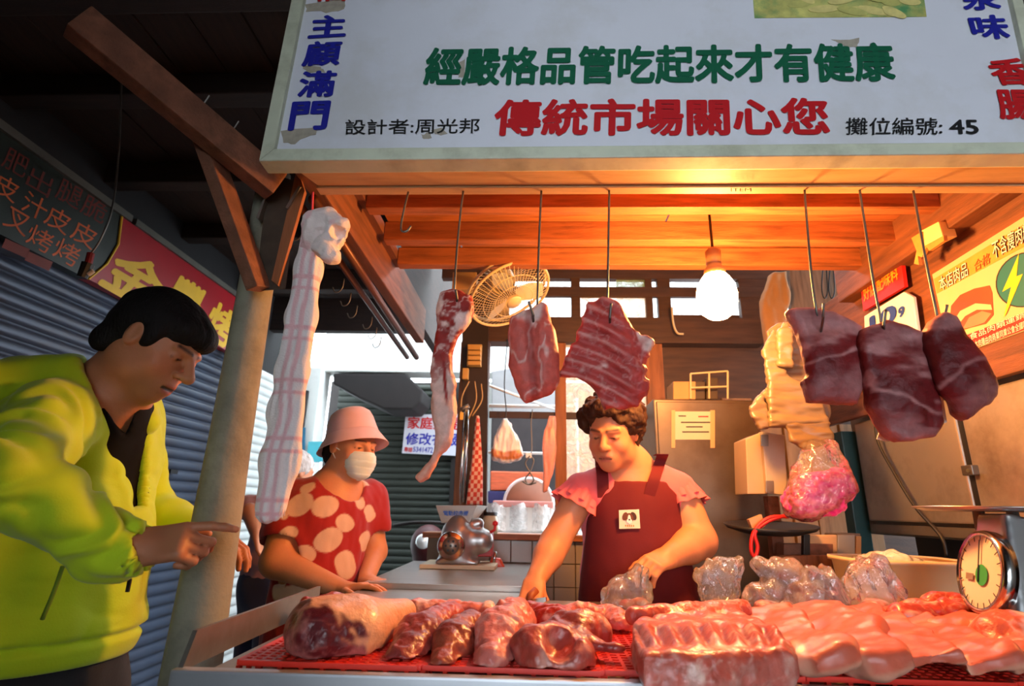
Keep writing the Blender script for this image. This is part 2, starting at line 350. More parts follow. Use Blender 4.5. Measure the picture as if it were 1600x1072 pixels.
shutter_dk = M('dark green shutter slat', sr(40, 45, 38), 0.5, 0.2, var=0.15, scale=6)
white_paint = M('white wall paint', sr(228, 230, 224), 0.7, var=0.06, scale=5, dirt=sr(150, 148, 138), dscale=5, damt=0.3)
grey_wall = M('grey plaster', sr(150, 150, 146), 0.8, var=0.1)
tile_m = M('cream glazed tile', sr(160, 148, 134), 0.3, var=0.05, scale=9, coat=0.3)
grout = M('tile grout', sr(120, 100, 82), 0.9, var=0.1)
# ------------------------------------------------------------------ the place: floor, roof, walls
fl = struct(MB().box((0.2, 0.3, -0.06), (3.6, 8.3, 0.06)).put('floor', floor_m))
mb = MB()                                                           # roof, open over the light court, with a gap left to light the lintel
for xa, xb, ya, yb in ((-2.5, -0.85, -5.2, 4.42), (-0.85, -0.55, -5.2, 3.5), (-0.55, 2.6, -5.2, 2.6)):
    mb.box(((xa+xb)/2, (ya+yb)/2, 2.89), ((xb-xa)/2, (yb-ya)/2, 0.03))
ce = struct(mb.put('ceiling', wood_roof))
MB().box((-0.58, 2.75, 2.42), (0.02, 0.78, 0.44)).put('light_baffle', wood_roof, ce)  # board added to keep court daylight off the near shutters
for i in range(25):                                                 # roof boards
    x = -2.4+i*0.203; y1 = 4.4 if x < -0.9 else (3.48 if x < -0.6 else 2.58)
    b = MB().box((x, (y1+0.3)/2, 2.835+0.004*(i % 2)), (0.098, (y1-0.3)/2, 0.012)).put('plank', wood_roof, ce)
for y, h in ((0.55, 0.14), (1.36, 0.13), (1.85, 0.10), (2.45, 0.12), (3.1, 0.10), (3.8, 0.16), (4.38, 0.295)):  # the last, deepest beam is added to hide the gap lighting the lintel
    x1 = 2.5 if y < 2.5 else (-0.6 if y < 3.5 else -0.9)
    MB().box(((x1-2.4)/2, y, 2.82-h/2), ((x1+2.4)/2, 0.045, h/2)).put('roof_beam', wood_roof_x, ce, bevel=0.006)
# left side of the lane
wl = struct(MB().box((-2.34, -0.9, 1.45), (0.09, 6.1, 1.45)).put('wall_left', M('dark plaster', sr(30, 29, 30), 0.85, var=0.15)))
def slat_mesh_y(y0, y1, pitch):
    pr = [(0, 0), (0.012, 0.004), (0.018, 0.3*pitch), (0.017, 0.62*pitch), (0.009, 0.8*pitch), (0.002, 0.86*pitch), (0.002, pitch)]
    mb = MB(); mb.grid([[(-2.225+a, y, 0.0+b) for a, b in pr] for y in (y0, y1)]); return mb
PITCH_S = 0.0655
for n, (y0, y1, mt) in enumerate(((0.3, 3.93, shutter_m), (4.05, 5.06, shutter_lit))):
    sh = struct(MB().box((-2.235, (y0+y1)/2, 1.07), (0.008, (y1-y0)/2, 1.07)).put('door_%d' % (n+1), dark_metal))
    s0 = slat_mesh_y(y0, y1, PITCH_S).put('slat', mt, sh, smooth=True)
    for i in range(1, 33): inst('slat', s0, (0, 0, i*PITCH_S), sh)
    for y in (y0-0.03, y1+0.03): MB().box((-2.2, y, 1.08), (0.035, 0.028, 1.08)).put('guide_rail', dark_metal, sh)
    if n == 0:
        c = PX(268, 737, -2.2); MB().box(c+V(0.012, 0, 0), (0.006, 0.035, 0.012)).put('handle_slot', black_m, sh)
# sign band over the shutters
bandz0, bandz1 = 2.135, 2.53
sb = empty('shop_sign', (-2.2, 1.4, bandz0), 'dark green menu board over the left shutter with orange characters', 'sign')
XB = -2.155
green_pan = M('dark green panel', sr(32, 38, 31), 0.4, var=0.15, scale=5); red_pan = M('red banner panel', sr(158, 16, 30), 0.35, var=0.12, scale=5)
alu = M('weathered trim', sr(96, 92, 84), 0.5, 0.4, var=0.2)
y0 = PX(130, 440, XB)[1]; y1 = PX(182, 345, XB)[1]
MB().slab([(XB, -0.7, bandz0), (XB, y0+0.02, bandz0), (XB, y0+0.10, 2.25), (XB, y0+0.14, 2.38), (XB, y1+0.02, bandz1), (XB, -0.7, bandz1)], (-0.05, 0, 0)).put('panel', green_pan, sb)
MB().box((XB-0.02, 0.9, bandz1+0.02), (0.035, 1.62, 0.018)).put('top_trim', alu, sb)
def qpl(cx, cy, e1, e2, X):
    c, a, b = V(cx, cy), V(*e1)/2, V(*e2)/2
    return [PX(*(c-a-b), X), PX(*(c+a-b), X), PX(*(c+a+b), X), PX(*(c-a+b), X)]
for ch, cx, cy, mt in (('皮', 9, 293, orange_ink), ('汁', 54, 322, orange_ink), ('皮', 90, 343, orange_ink), ('皮', 131, 366, orange_ink), ('叉', 26, 346, orange_ink), ('烤', 62, 373, orange_ink), ('烤', 104, 394, orange_ink), ('出', 62, 284, dkred_ink), ('腿', 108, 303, dkred_ink), ('脆', 147, 326, dkred_ink), ('肥', 24, 254, dkred_ink)):
    text('lettering', ch, qpl(cx, cy, (36, 21), (12, -31), XB), mt, sb, 0.0, (0.002, 0, 0))
for cx, cy in ((24, 388), (60, 408)):
    MB().slab([p_+V(0.002, 0, 0) for p_ in qpl(cx, cy, (38, 17), (6, -14), XB)], (-0.001, 0, 0)).put('faded_print', dkred_ink, sb)
rb = empty('shop_banner', (-2.2, 3.2, bandz0), 'glossy red shop banner with large yellow brush characters above the shutter', 'banner')
y0 = PX(130, 440, XB)[1]; y1 = PX(182, 345, XB)[1]
prof = [(y0+0.02, bandz0), (3.95, bandz0), (3.95, bandz1), (y1+0.02, bandz1), (y0+0.14, 2.38), (y0+0.10, 2.25)]
MB().slab([(XB+0.004, a, b) for a, b in prof], (-0.05, 0, 0)).put('panel', red_pan, rb)
MB().tube([(XB+0.005, a, b) for a, b in (prof[3], prof[4], prof[5], prof[0])], 0.006, 6).put('edge_line', yellow_ink, rb)
MB().box((XB-0.02, 3.25, bandz1+0.02), (0.035, 0.7, 0.018)).put('top_trim', alu, rb)
for ch, q in (('金', ((148, 442), (222, 484), (272, 430), (197, 384))), ('豐', ((252, 474), (302, 506), (326, 456), (280, 426))), ('烤', ((316, 522), (354, 548), (376, 496), (336, 466))), ('肉', ((352, 556), (384, 576), (396, 528), (370, 508)))):
    text('lettering', ch, [PX(x, y, XB+0.006) for x, y in q], yellow_ink, rb, 0.035)
# hanging flex with a pull switch
cd = empty('pull_switch', P(138, 425, 1.7), 'grey hanging flex with a small pull switch in front of the green menu board', 'switch')
MB().tube(fine([P(194, 58, 1.7), P(190, 120, 1.7), P(186, 230, 1.7), P(176, 322, 1.7), P(158, 372, 1.7), P(141, 398, 1.7)], 6), 0.0035, 6).put('flex', iron, cd, True)
MB().tube([P(142, 396, 1.7), P(138, 412, 1.7)], 0.012, 10).put('connector', M('red tape', sr(120, 20, 30), 0.5), cd)
MB().tube([P(138, 412, 1.7), P(128, 434, 1.7)], [0.02, 0.016], 10).put('switch_body', black_m, cd)
MB().tube([P(146, 423, 1.7), P(138, 429, 1.7)], 0.008, 8).put('switch_knob', M('off white plastic', sr(190, 185, 175), 0.5), cd)
# far end of the lane
LY = 5.12
far = struct(MB().box((0.6, LY+0.18, 2.54), (2.75, 0.14, 0.165)).put('trim_1', white_paint, bevel=0.01))
struct(MB().box((0.6, LY+0.24, 3.5), (2.75, 0.06, 0.8)).put('wall_far', white_paint))
xp = P(492, 640, LY)[0]
struct(MB().box((xp-0.07, LY+0.1, 1.2), (0.10, 0.12, 1.2)).put('trim_2', white_paint, bevel=0.01))
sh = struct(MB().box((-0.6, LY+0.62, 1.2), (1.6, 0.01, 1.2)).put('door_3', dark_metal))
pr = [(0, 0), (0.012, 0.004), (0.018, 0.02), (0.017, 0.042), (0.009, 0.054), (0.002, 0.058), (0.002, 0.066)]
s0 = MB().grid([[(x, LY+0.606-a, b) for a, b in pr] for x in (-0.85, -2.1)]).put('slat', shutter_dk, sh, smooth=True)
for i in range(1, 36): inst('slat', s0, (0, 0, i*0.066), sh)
MB().box((-0.82, LY+0.58, 1.2), (0.03, 0.03, 1.2)).put('guide_rail', dark_metal, sh)
struct(MB().box((0.4, LY+0.55, 1.2), (1.18, 0.02, 1.2)).put('wall_back_lane', grey_wall))
# rolled awning under the lintel
aw = [P(x, y, LY+0.05) for x, y in ((520, 583), (633, 583), (661, 610), (658, 628), (645, 640), (600, 640), (560, 622), (520, 600))]
tag(MB().slab(aw, (0, 0.45, 0)).put('rolled_awning', M('dark brown awning', sr(26, 20, 18), 0.8, var=0.2), bevel=0.02), 'dark brown rolled-up awning under the white lintel at the lane end', 'awning')
SY = LY+0.50
sg = empty('tailor_sign', P(658, 710, SY), 'white tailoring sign with red and blue characters at the end of the lane', 'sign')
MB().slab([P(x, y, SY) for x, y in ((628, 708), (712, 712), (715, 647), (634, 648))], (0, 0.03, 0)).put('panel', M('white board', sr(200, 200, 210), 0.5, var=0.04), sg)
def tq(name, s, q, Y, mt, par, bold=0.012): return text(name, s, [P(x, y, Y) for x, y in q], mt, par, bold)
tq('lettering', '家庭美髮', ((636, 670), (716, 672), (717, 652), (638, 651)), SY-0.003, red_ink, sg, 0.02)
tq('lettering', '修改衣服', ((633, 695), (714, 697), (716, 677), (635, 676)), SY-0.003, blue_ink, sg, 0.02)
tq('lettering', '專線', ((631, 706), (644, 707), (645, 699), (632, 698)), SY-0.003, red_ink, sg)
tq('lettering', '5341472', ((645, 706), (676, 708), (677, 699), (646, 698)), SY-0.003, blue_ink, sg)
# poster on the white pillar
cy = MB().slab([P(x, y, LY-0.06) for x, y in ((478, 722), (503, 722), (505, 690), (482, 690))], (0, 0.01, 0)).put('notice', M('cyan paper', sr(90, 200, 215), 0.6, var=0.1))
tag(cy, 'small cyan notice on the white pillar behind the hat', 'notice')
cy = MB().slab([P(x, y, LY-0.06) for x, y in ((463, 705), (476, 706), (477, 668), (466, 668))], (0, 0.01, 0)).put('notice', M('dark blue paper', sr(40, 110, 140), 0.6, var=0.3))
tag(cy, 'narrow blue notice beside the towel on the white pillar', 'notice')
# right side wall, closing the market
struct(MB().box((2.36, -2.5, 1.45), (0.06, 4.5, 1.45)).put('wall_right', grey_wall))
struct(MB().box((-1.45, -0.70, 1.45), (1.0, 0.05, 1.45)).put('wall_light_block', M('dark plaster')))  # unseen wall added to block front daylight from the left shutters
# ------------------------------------------------------------------ sign board of the stall
SP0, SN = V(0, 1.0, 1.83), nz((0, 1, -0.06))
def S(x, y, off=0.0): return PPL(x, y, SP0-SN*off, SN)
sgn = empty('stall_signboard', S(1000, 240), 'large white stall signboard with green, red and blue characters above the counter', 'signboard')
dv = SN*0.03
MB().slab([S(410, 246), S(1646, 236), S(1556, -150), S(488, -150)], dv).put('panel', sign_white, sgn)
fr = SN*0.045
def sframe(q): MB().slab([S(x, y, 0.012) for x, y in q], fr).put('frame_rail', cream, sgn, bevel=0.003)
sframe(((404, 251), (1652, 239), (1633, 221), (428, 232))); sframe(((404, 251), (428, 232), (504, -150), (485, -150))); sframe(((1652, 239), (1566, -150), (1548, -150), (1633, 221)))
def st(s, q, mt, bold): text('lettering', s, [S(x, y, 0.0015) for x, y in q], mt, sgn, bold)
st('經嚴格品管吃起來才有健康', ((660, 135), (1401, 128), (1394, 66), (668, 74)), green_ink, 0.034)
st('傳統市場關心您', ((769, 213), (1298, 212), (1292, 152), (775, 155)), red_ink, 0.034)
for ch, q in (('主', ((480, 61), (540, 57), (543, 23), (488, 24))), ('顧', ((470, 105), (530, 102), (537, 63), (480, 65))), ('滿', ((462, 153), (521, 151), (528, 110), (472, 111))), ('門', ((449, 205), (510, 203), (518, 157), (457, 159)))): st(ch, q, blue_ink, 0.034)
for ch, q in (('泉', ((1506, 17), (1566, 15), (1556, -26), (1498, -24))), ('味', ((1521, 60), (1580, 62), (1572, 22), (1510, 25)))): st(ch, q, blue_ink, 0.034)
for ch, q in (('香', ((1556, 134), (1614, 133), (1603, 90), (1538, 93))), ('腸', ((1563, 187), (1622, 187), (1612, 140), (1552, 140)))): st(ch, q, red_ink, 0.034)
st('福', ((486, 3), (540, 2), (547, -40), (497, -38)), red_ink, 0.02)
st('設計者:周光邦', ((539, 211), (749, 208), (750, 185), (540, 187)), black_ink, 0.006)
st('攤位編號:', ((1321, 211), (1472, 211), (1472, 184), (1322, 184)), black_ink, 0.006)
st('45', ((1484, 210), (1530, 210), (1527, 187), (1482, 187)), black_ink, 0.02)
def patch(pts, mt, nm='peeled_patch', off=0.0008):
    rnd = random.Random(int(pts[0][0]*7+pts[0][1])); p = []
    for i in range(len(pts)):
        a, b = V(*pts[i]), V(*pts[(i+1) % len(pts)])
        for t in (0, 0.33, 0.66): p.append(a+(b-a)*t+V(rnd.uniform(-1.5, 1.5), rnd.uniform(-1.5, 1.5)))
    MB().slab([S(x, y, off) for x, y in p], SN*0.0006).put(nm, mt, sgn)
patch(((440, 204), (497, 199), (494, 209), (470, 217), (462, 226), (444, 222)), peel)
patch(((478, 8), (540, -2), (538, 14), (510, 19), (479, 17)), peel); patch(((472, 104), (500, 103), (508, 112), (480, 114)), peel)
patch(((658, 210), (672, 207), (674, 216), (662, 218)), peel); patch(((672, 203), (690, 200), (700, 210), (684, 211)), peel)
patch(((1300, 62), (1342, 60), (1340, 74), (1320, 72)), peel); patch(((718, 96), (728, 92), (726, 120), (716, 122)), peel)
pm = M('food print', sr(196, 190, 110), 0.4, var=0.35, scale=28, dirt=sr(60, 140, 90), dscale=12, damt=0.9)
MB().slab([S(x, y, 0.0012) for x, y in ((1179, 28), (1448, 26), (1436, -60), (1172, -60))], SN*0.0006).put('food_picture', pm, sgn)
pm2 = M('printed beans', sr(222, 206, 130), 0.4, var=0.25, scale=40)
rnd = random.Random(3)
for i in range(16):                                                 # printed pods in the food picture
    x, y, a, l = rnd.uniform(1195, 1430), rnd.uniform(-12, 20), rnd.uniform(-0.5, 0.5), rnd.uniform(14, 26)
    MB().slab([S(x+l*math.cos(t)*math.cos(a)-7*math.sin(t)*math.sin(a), y+l*math.cos(t)*math.sin(a)+6*math.sin(t)*math.cos(a), 0.0016+0.0001*i) for t in np.linspace(0, 2*math.pi, 12, endpoint=False)], SN*0.0004).put('printed_pod', pm2 if i % 3 else pm, sgn)
# ------------------------------------------------------------------ stall canopy
XL = -0.535
ca = empty('stall_canopy', (0.3, 1.5, 1.82), 'wooden canopy of joists and boards over the butcher counter', 'canopy')
MB().slab([(-0.545, 1.005, 1.829), (1.2, 1.005, 1.829), (1.2, 1.098, 1.829), (-0.508, 1.098, 1.829)], (0, 0, 0.02)).put('soffit_board', wood_soffit, ca)
MB().box((0.345, 1.117, 1.836), (0.86, 0.0145, 0.011)).put('batten', wood_soffit, ca, bevel=0.002)
MB().box((0.345, 1.117, 1.93), (0.86, 0.02, 0.08)).put('header_beam', wood_x, ca)
for y in (1.452, 1.655, 1.845):
    MB().box((0.33, y, 2.002), (0.84, 0.022, 0.034)).put('joist', wood_x, ca, bevel=0.003)
for i, (ya, yb) in enumerate(((1.14, 1.34), (1.345, 1.55), (1.555, 1.755), (1.76, 1.9))):
    xm = 0.02+0.35*((i*37) % 3)-0.3
    for xa, xb in ((-0.5, xm), (xm+0.006, 1.34)): MB().box(((xa+xb)/2, (ya+yb)/2, 2.045+0.003*(i % 2)), ((xb-xa)/2, (yb-ya)/2-0.001, 0.009)).put('plank', wood_x, ca)
MB().box((XL-0.02, 1.8, 1.955), (0.02, 0.7, 0.085)).put('side_beam', wood_y, ca, bevel=0.004)
MB().box((XL+0.012, 1.52, 2.01), (0.012, 0.38, 0.02)).put('side_batten', wood_y, ca)
MB().tube([(XL-0.03, 1.2, 1.858), (XL-0.03, 2.5, 1.80)], 0.013, 10).put('hook_rail', M('brown pipe', sr(92, 52, 34), 0.4, 0.3), ca, True)
MB().tube([(XL-0.075, 1.2, 1.858), (XL-0.075, 2.5, 1.80)], 0.011, 10).put('hook_rail', M('brown pipe'), ca, True)
MB().box((1.20, 1.55, 1.965), (0.055, 0.45, 0.07)).put('side_beam', wood_y, ca, bevel=0.004)
for i in range(9):                                                  # small spare hooks on the left rail
    y = 1.3+i*0.11; o = V(XL-0.09-0.012*(i % 3), y, 1.845-0.045*(y-1.2))
    p = [o, o+V(-0.002, 0, -0.03), o+V(-0.012, 0, -0.045), o+V(-0.026, 0, -0.046), o+V(-0.034, 0, -0.03)]
    h = MB().tube(fine(p, 4), 0.002, 6).put('small_hook', iron, None, True)
    tag(h, '%s small wire hook on the left canopy rail, counted from the lane' % ORD[i], 'hook', 'spare hooks on the left rail')
text('lettering', 'ITEM', [P(x, y, 1.1018) for x, y in ((1142, 299), (1174, 299), (1174, 294), (1142, 294))], M('faded stencil', sr(120, 84, 50), 0.7), ca, 0.0)
# uprights and struts
pr = [(0.062, 0.0), (0.058, 0.7), (0.052, 0.95), (0.045, 1.25), (0.040, 1.60), (0.039, 1.93), (0.0, 1.93)]
tag(MB().lathe(pr, (-0.672, 1.2, 0), rotz(0.2), 14, sx=0.98).put('concrete_post', concrete, None, True), 'tapered grey concrete post at the left corner of the counter', 'post')
bb = empty('post_bracket', P(420, 400, 1.15), 'dark wooden post bracket with metal clips below the signboard corner', 'bracket')
MB().hexa([P(x, y, 1.145) for x, y in ((398, 455), (446, 452), (468, 285), (420, 270))]+[P(x, y, 1.16) for x, y in ((398, 455), (446, 452), (468, 285), (420, 270))]).put('board', M('dark board', sr(66, 52, 40), 0.8, var=0.4, scale=20), bb)
MB().slab([P(x, y, 1.135) for x, y in ((424, 438), (434, 446), (476, 298), (464, 262))], (0, 0.012, 0)).put('slat', wood_z, bb)
for q in (((404, 342), (414, 312), (411, 311), (400, 340)), ((450, 326), (470, 292), (466, 290), (446, 324))): MB().slab([P(x, y, 1.13) for x, y in q], (0, 0.02, 0)).put('metal_clip', steel_rough, bb)
rf = empty('timber_arm', P(440, 290, 1.1), 'rough square timber arm reaching out from the post toward the viewer', 'timber')
a0 = [(86, 16), (106, 62), (148, 42), (138, 4)]; a1 = [(398, 262), (396, 290), (444, 302), (443, 290)]
A = [P(x, y, 0.80) for x, y in a0]; B = [P(x, y, 1.13) for x, y in a1]
A = [P(*q, d) for q, d in zip(((80, 22), (232, 132), (150, 52), (128, 2)), (0.8, 0.8, 0.8, 0.8))]
a = P(120, 32, 0.80); b = P(432, 292, 1.12); R = frame(b-a)
arm = MB().bar(a, b, 0.045, 0.07).put('arm', wood_old, rf, bevel=0.004)
for t, l in ((0.52, 0.02), (0.68, 0.02), (0.86, 0.02)):
    p = a+(b-a)*t+R @ V(0.015, 0, 0.034); MB().tube([p-V(0, 0, 0.01), p+V(0.012, 0.0, 0.02)], 0.0018, 6).put('nail', iron, rf)
a = P(322, 222, 1.04); b = P(405, 452, 1.13)
tag(MB().bar(a, b, 0.03, 0.055, up=(-0.3, -1, 0.2)).put('diagonal_strut', wood_old, None, bevel=0.003), 'reddish wooden strut bracing the timber arm against the post', 'strut')
# ------------------------------------------------------------------ counter
CT = 0.87
cn = empty('market_counter', (0.3, 1.3, 0), 'long stainless steel butcher counter with a raised left edge', 'counter')
MB().slab([(-0.545, 1.41, CT), (1.15, 1.41, CT), (1.15, 1.74, CT), (0.02, 1.74, CT), (0.02, 1.87, CT), (-0.545, 1.87, CT)], (0, 0, -0.02)).put('counter_top', steel, cn)
MB().slab([(-0.545, 0.945, CT-0.02), (1.15, 0.985, CT-0.02), (1.15, 1.412, CT-0.02), (-0.545, 1.412, CT-0.02)], (0, 0, -0.01)).put('tray', steel_rough, cn)
MB().slab([(-0.555, 0.93, CT+0.004), (1.16, 0.97, CT+0.004), (1.16, 0.992, CT+0.004), (-0.555, 0.952, CT+0.004)], (0, 0, -0.05)).put('front_edge', M('brushed steel edge', sr(176, 178, 182), 0.38, 0.7, var=0.1), cn, bevel=0.004)
MB().slab([(-0.55, 0.94, CT), (-0.55, 1.5, CT), (-0.55, 1.5, CT+0.052), (-0.55, 0.965, CT+0.052)], (0.008, 0, 0)).put('side_upstand', steel_rough, cn)
MB().slab([(-0.53, 0.955, CT-0.05), (1.14, 0.995, CT-0.05), (1.14, 0.995, 0.45), (-0.53, 0.955, 0.45)], (0, 0.012, 0)).put('front_panel', steel_rough, cn)
for x, y in ((-0.52, 0.98), (1.12, 1.02), (-0.52, 1.84), (1.12, 1.71), (0.0, 1.71)): MB().tube([(x, y, 0), (x, y, CT-0.02)], 0.022, 10).put('leg', steel_rough, cn, True)
st2 = empty('side_table', (-0.26, 2.3, 0), 'stainless steel side table carrying the meat grinder behind the counter', 'table')
MB().box((-0.2625, 2.268, 0.875), (0.2825, 0.385, 0.012)).put('table_top', steel, st2, bevel=0.002)
for x in (-0.52, 0.0):
    for y in (1.91, 2.62): MB().tube([(x, y, 0), (x, y, 0.865)], 0.02, 10).put('leg', steel_rough, st2, True)
# red plastic grates
red_pl = M('red plastic', sr(228, 44, 22), 0.4, var=0.08, spec=0.5)
def grate(x0, x1, k, label):
    y0, y1, z = 0.972+0.024*(x0+x1)/2+0.012, 1.38, CT+0.01
    mb = MB(); n = int(round((x1-x0)/0.017)); m = int(round((y1-y0)/0.017))
    for i in range(n+1):
        x = x0+(x1-x0)*i/n; mb.box((x, (y0+y1)/2, z-0.004), (0.0026 if 0 < i < n else 0.005, (y1-y0)/2, 0.004))
    for j in range(m+1):
        y = y0+(y1-y0)*j/m; mb.box(((x0+x1)/2, y, z-0.004), ((x1-x0)/2, 0.0026 if 0 < j < m else 0.005, 0.004))
    e = empty('plastic_grate', ((x0+x1)/2, y0, CT-0.02), label, 'grate', 'red plastic grates on the counter')
    tag(mb.put('mesh_top', red_pl, e), kind='stuff')
    mb = MB()
    for i in range(0, n+1, 2):
        x = x0+(x1-x0)*i/n; mb.box((x, y0, z-0.019), (0.0035, 0.004, 0.011)); mb.box((x, y1, z-0.019), (0.0035, 0.004, 0.011))
    for j in range(2, m, 2):
        y = y0+(y1-y0)*j/m
        for x in (x0, x1): mb.box((x, y, z-0.019), (0.003, 0.0035, 0.011))
    tag(mb.put('feet', red_pl, e), kind='stuff')
grate(-0.47, -0.182, 0, 'red plastic grate under the pork leg at the left end'); grate(-0.174, 0.106, 1, 'red plastic grate under the row of offal')
grate(0.114, 0.42, 2, 'red plastic grate under the rib slab'); grate(0.428, 0.745, 3, 'red plastic grate under the pork belly strips'); grate(0.753, 1.09, 4, 'red plastic grate at the right edge under the round cut')
# ------------------------------------------------------------------ back partition with windows
YB = 2.66
frost = M('frosted glass', sr(205, 214, 212), 0.5, var=0.05, trans=0.0, dirt=sr(150, 160, 158), dscale=3, damt=0.3)
frost_t = film('pale dusty glass', (0.8, 0.86, 0.85), 0.42, 0.4)
green_t = film('green glass', (0.35, 0.6, 0.42), 0.6, 0.3)
wb = struct(MB().box((P(880, 900, YB)[0], YB+0.06, 0.50), (0.62, 0.05, 0.50)).put('wall_back', grout))
x0, z1 = P(700, 832, YB)[0], 0.985
t0 = MB().box((x0+0.048, YB+0.006, z1-0.048), (0.0465, 0.006, 0.0465)).put('tile', tile_m, wb, bevel=0.002)
for i in range(9):
    for j in range(5):
        if i or j: inst('tile', t0, (i*0.097, 0, -j*0.097), wb)
MB().box((P(880, 828, YB)[0], YB+0.04, 1.0), (0.64, 0.07, 0.012)).put('sill', wood_x, wb)
wood_dkx = M('dark window timber', sr(74, 46, 30), 0.6, var=0.35, scale=6, st=(1, 8, 8), bump=0.3)
w1 = empty('window_1', (P(900, 800, YB)[0], YB, 1.0)); struct(w1)
def wbar(nm, x0, y0, x1, y1, mt, d=YB, th=0.03, par=w1):            # an upright rectangle of the photo, given real thickness
    a, b = P(x0, y1, d), P(x1, y0, d); return MB().slab([(a[0], d, a[2]), (b[0], d, a[2]), (b[0], d, b[2]), (a[0], d, b[2])], (0, th, 0)).put(nm, mt, par, bevel=0.003)
wbar('transom_beam', 735, 497, 1190, 533, wood_dkx, YB-0.03, 0.10); wbar('transom_rail', 735, 449, 1200, 462, wood_dkx); wbar('head_beam', 690, 385, 1330, 434, wood_dkx, YB, 0.05)
for a, b in ((752, 766), (868, 884), (1022, 1034)): wbar('mullion', a, 530, b, 832, wood_z if a != 752 else wood_dkx, YB-0.01, 0.05)
for a, b in ((735, 797), (893, 906), (1011, 1018), (1030, 1046), (1160, 1200)): wbar('mullion', a, 430, b, 500, wood_dkx, YB+0.005, 0.04)
wbar('cross_rail', 764, 646, 1025, 653, M('rusty bar', sr(60, 40, 34), 0.6, 0.3), YB+0.01, 0.015)
wbar('pane', 884, 533, 1022, 826, frost_t, YB+0.02, 0.004); wbar('pane', 906, 462, 1011, 497, frost_t, YB+0.02, 0.004); wbar('pane', 963, 434, 1011, 449, green_t, YB+0.02, 0.004)
# the boarded wall right of the window
w2 = struct(MB().slab([(P(1040, 600, YB)[0], YB+0.05, 0), (2.3, YB+0.05, 0), (2.3, YB+0.05, 2.1), (P(1040, 600, YB)[0], YB+0.05, 2.1)], (0, 0.05, 0)).put('wall_boarded', wood_dkx))
xa = P(1046, 560, YB)[0]
brd = M('brown board', sr(150, 108, 70), 0.7, var=0.25, scale=5, st=(8, 8, 1), dirt=sr(90, 60, 38), dscale=3, damt=0.6)
for i in range(7):
    wd = (0.13, 0.11, 0.15)[i % 3]; MB().box((xa+wd/2, YB+0.03+0.006*(i % 2), 1.02+0.06*(i % 3)), (wd/2-0.004, 0.012, 0.52+0.02*(i % 2))).put('board', brd, w2, bevel=0.002); xa += wd
# front upright of the partition
xp = P(698, 800, 2.3)[0]
tag(MB().box((xp, 2.3+0.5, 0.98), (0.042, 0.04, 0.98)).put('wooden_post', wood_z, None, bevel=0.004), 'orange lit square wooden post behind the meat grinder', 'post')
xp2 = xp
# ------------------------------------------------------------------ light courtyard behind the window
white_pl = M('white plastic', sr(226, 224, 220), 0.5, var=0.05)
bt = empty('back_stall_table', P(820, 850, 3.5)*V(1, 1, 0), 'pale worktop seen through the window behind the grinder', 'table')
MB().box((P(830, 832, 3.5)[0], 3.6, 0.97), (0.5, 0.3, 0.02)).put('table_top', white_pl, bt)
for sx in (-0.45, 0.45):
    for sy in (-0.25, 0.25): MB().box((P(830, 832, 3.5)[0]+sx, 3.6+sy, 0.475), (0.02, 0.02, 0.475)).put('leg', steel_rough, bt)
fb = empty('foam_box', P(815, 830, 3.4), 'white foam box under crumpled plastic film behind the window', 'box')
a = P(817, 815, 3.4)
MB().box((a[0], 3.52, 1.065), (0.17, 0.12, 0.075)).put('body', white_pl, fb, bevel=0.012)
MB().box((a[0], 3.52, 1.15), (0.18, 0.13, 0.018)).put('lid', M('pink lid', sr(226, 150, 140), 0.5), fb, bevel=0.008)
MB().grid([[(a[0]-0.19+0.38*i/14, 3.385-0.02*math.sin(i*1.3), 1.15-0.145*j/5+0.012*math.sin(i*2.1+j)) for i in range(15)] for j in range(6)]).put('film_cover', film('crumpled film', (0.9, 0.9, 0.88), 0.6), fb, True)
c = P(826, 800, 3.70); c[2] = 1.158
dk = empty('round_board', c, 'round wooden chopping board with a pale rim standing behind the foam box', 'board')
MB().lathe([(0.0, 0), (0.145, 0), (0.145, 0.03), (0, 0.03)], c, rotx(math.pi/2), 32).put('disc', M('dark round wood', sr(150, 95, 70), 0.6, var=0.2), dk, True)
MB().tube([c+0.155*V(math.cos(t), 0, math.sin(t))+V(0, -0.015, 0) for t in np.linspace(0, 2*math.pi, 40, endpoint=False)], 0.012, 8, closed=True).put('rim', white_pl, dk, True)
tp = MB().slab([P(x, y, 3.74) for x, y in ((766, 766), (852, 766), (858, 738), (766, 736))], (0, 0.15, 0)).put('folded_tarp', M('orange striped tarp', sr(226, 110, 70), 0.6, var=0.2, scale=12, st=(1, 1, 8)), None, bevel=0.01)
tag(tp, 'folded orange tarp behind the hanging white bag', 'tarp')
tp = MB().slab([P(x, y, 3.74) for x, y in ((762, 786), (806, 784), (808, 768), (762, 767))], (0, 0.15, 0)).put('folded_cloth', M('navy cloth', sr(60, 58, 110), 0.8), None, bevel=0.01)
tag(tp, 'folded navy cloth below the orange tarp', 'cloth')
q = P(790, 787, 3.74); tag(MB().box((q[0]-0.02, 3.815, (q[2]+0.99)/2), (0.13, 0.07, (q[2]-0.99)/2)).put('storage_crate', M('grey crate', sr(150, 140, 135), 0.6), None, bevel=0.008), 'grey storage crate under the navy cloth', 'crate')
cb = [P(x, y, 4.4) for x, y in ((768, 735), (885, 735), (885, 652), (768, 650))]
tag(MB().slab([(cb[0][0], 4.4, 0), (cb[1][0], 4.4, 0), cb[2], cb[3]], (0, 0.4, 0)).put('dark_cupboard', M('dark cupboard', sr(52, 46, 46), 0.7, var=0.25), None, bevel=0.01), 'dark cupboard beyond the window', 'cupboard')
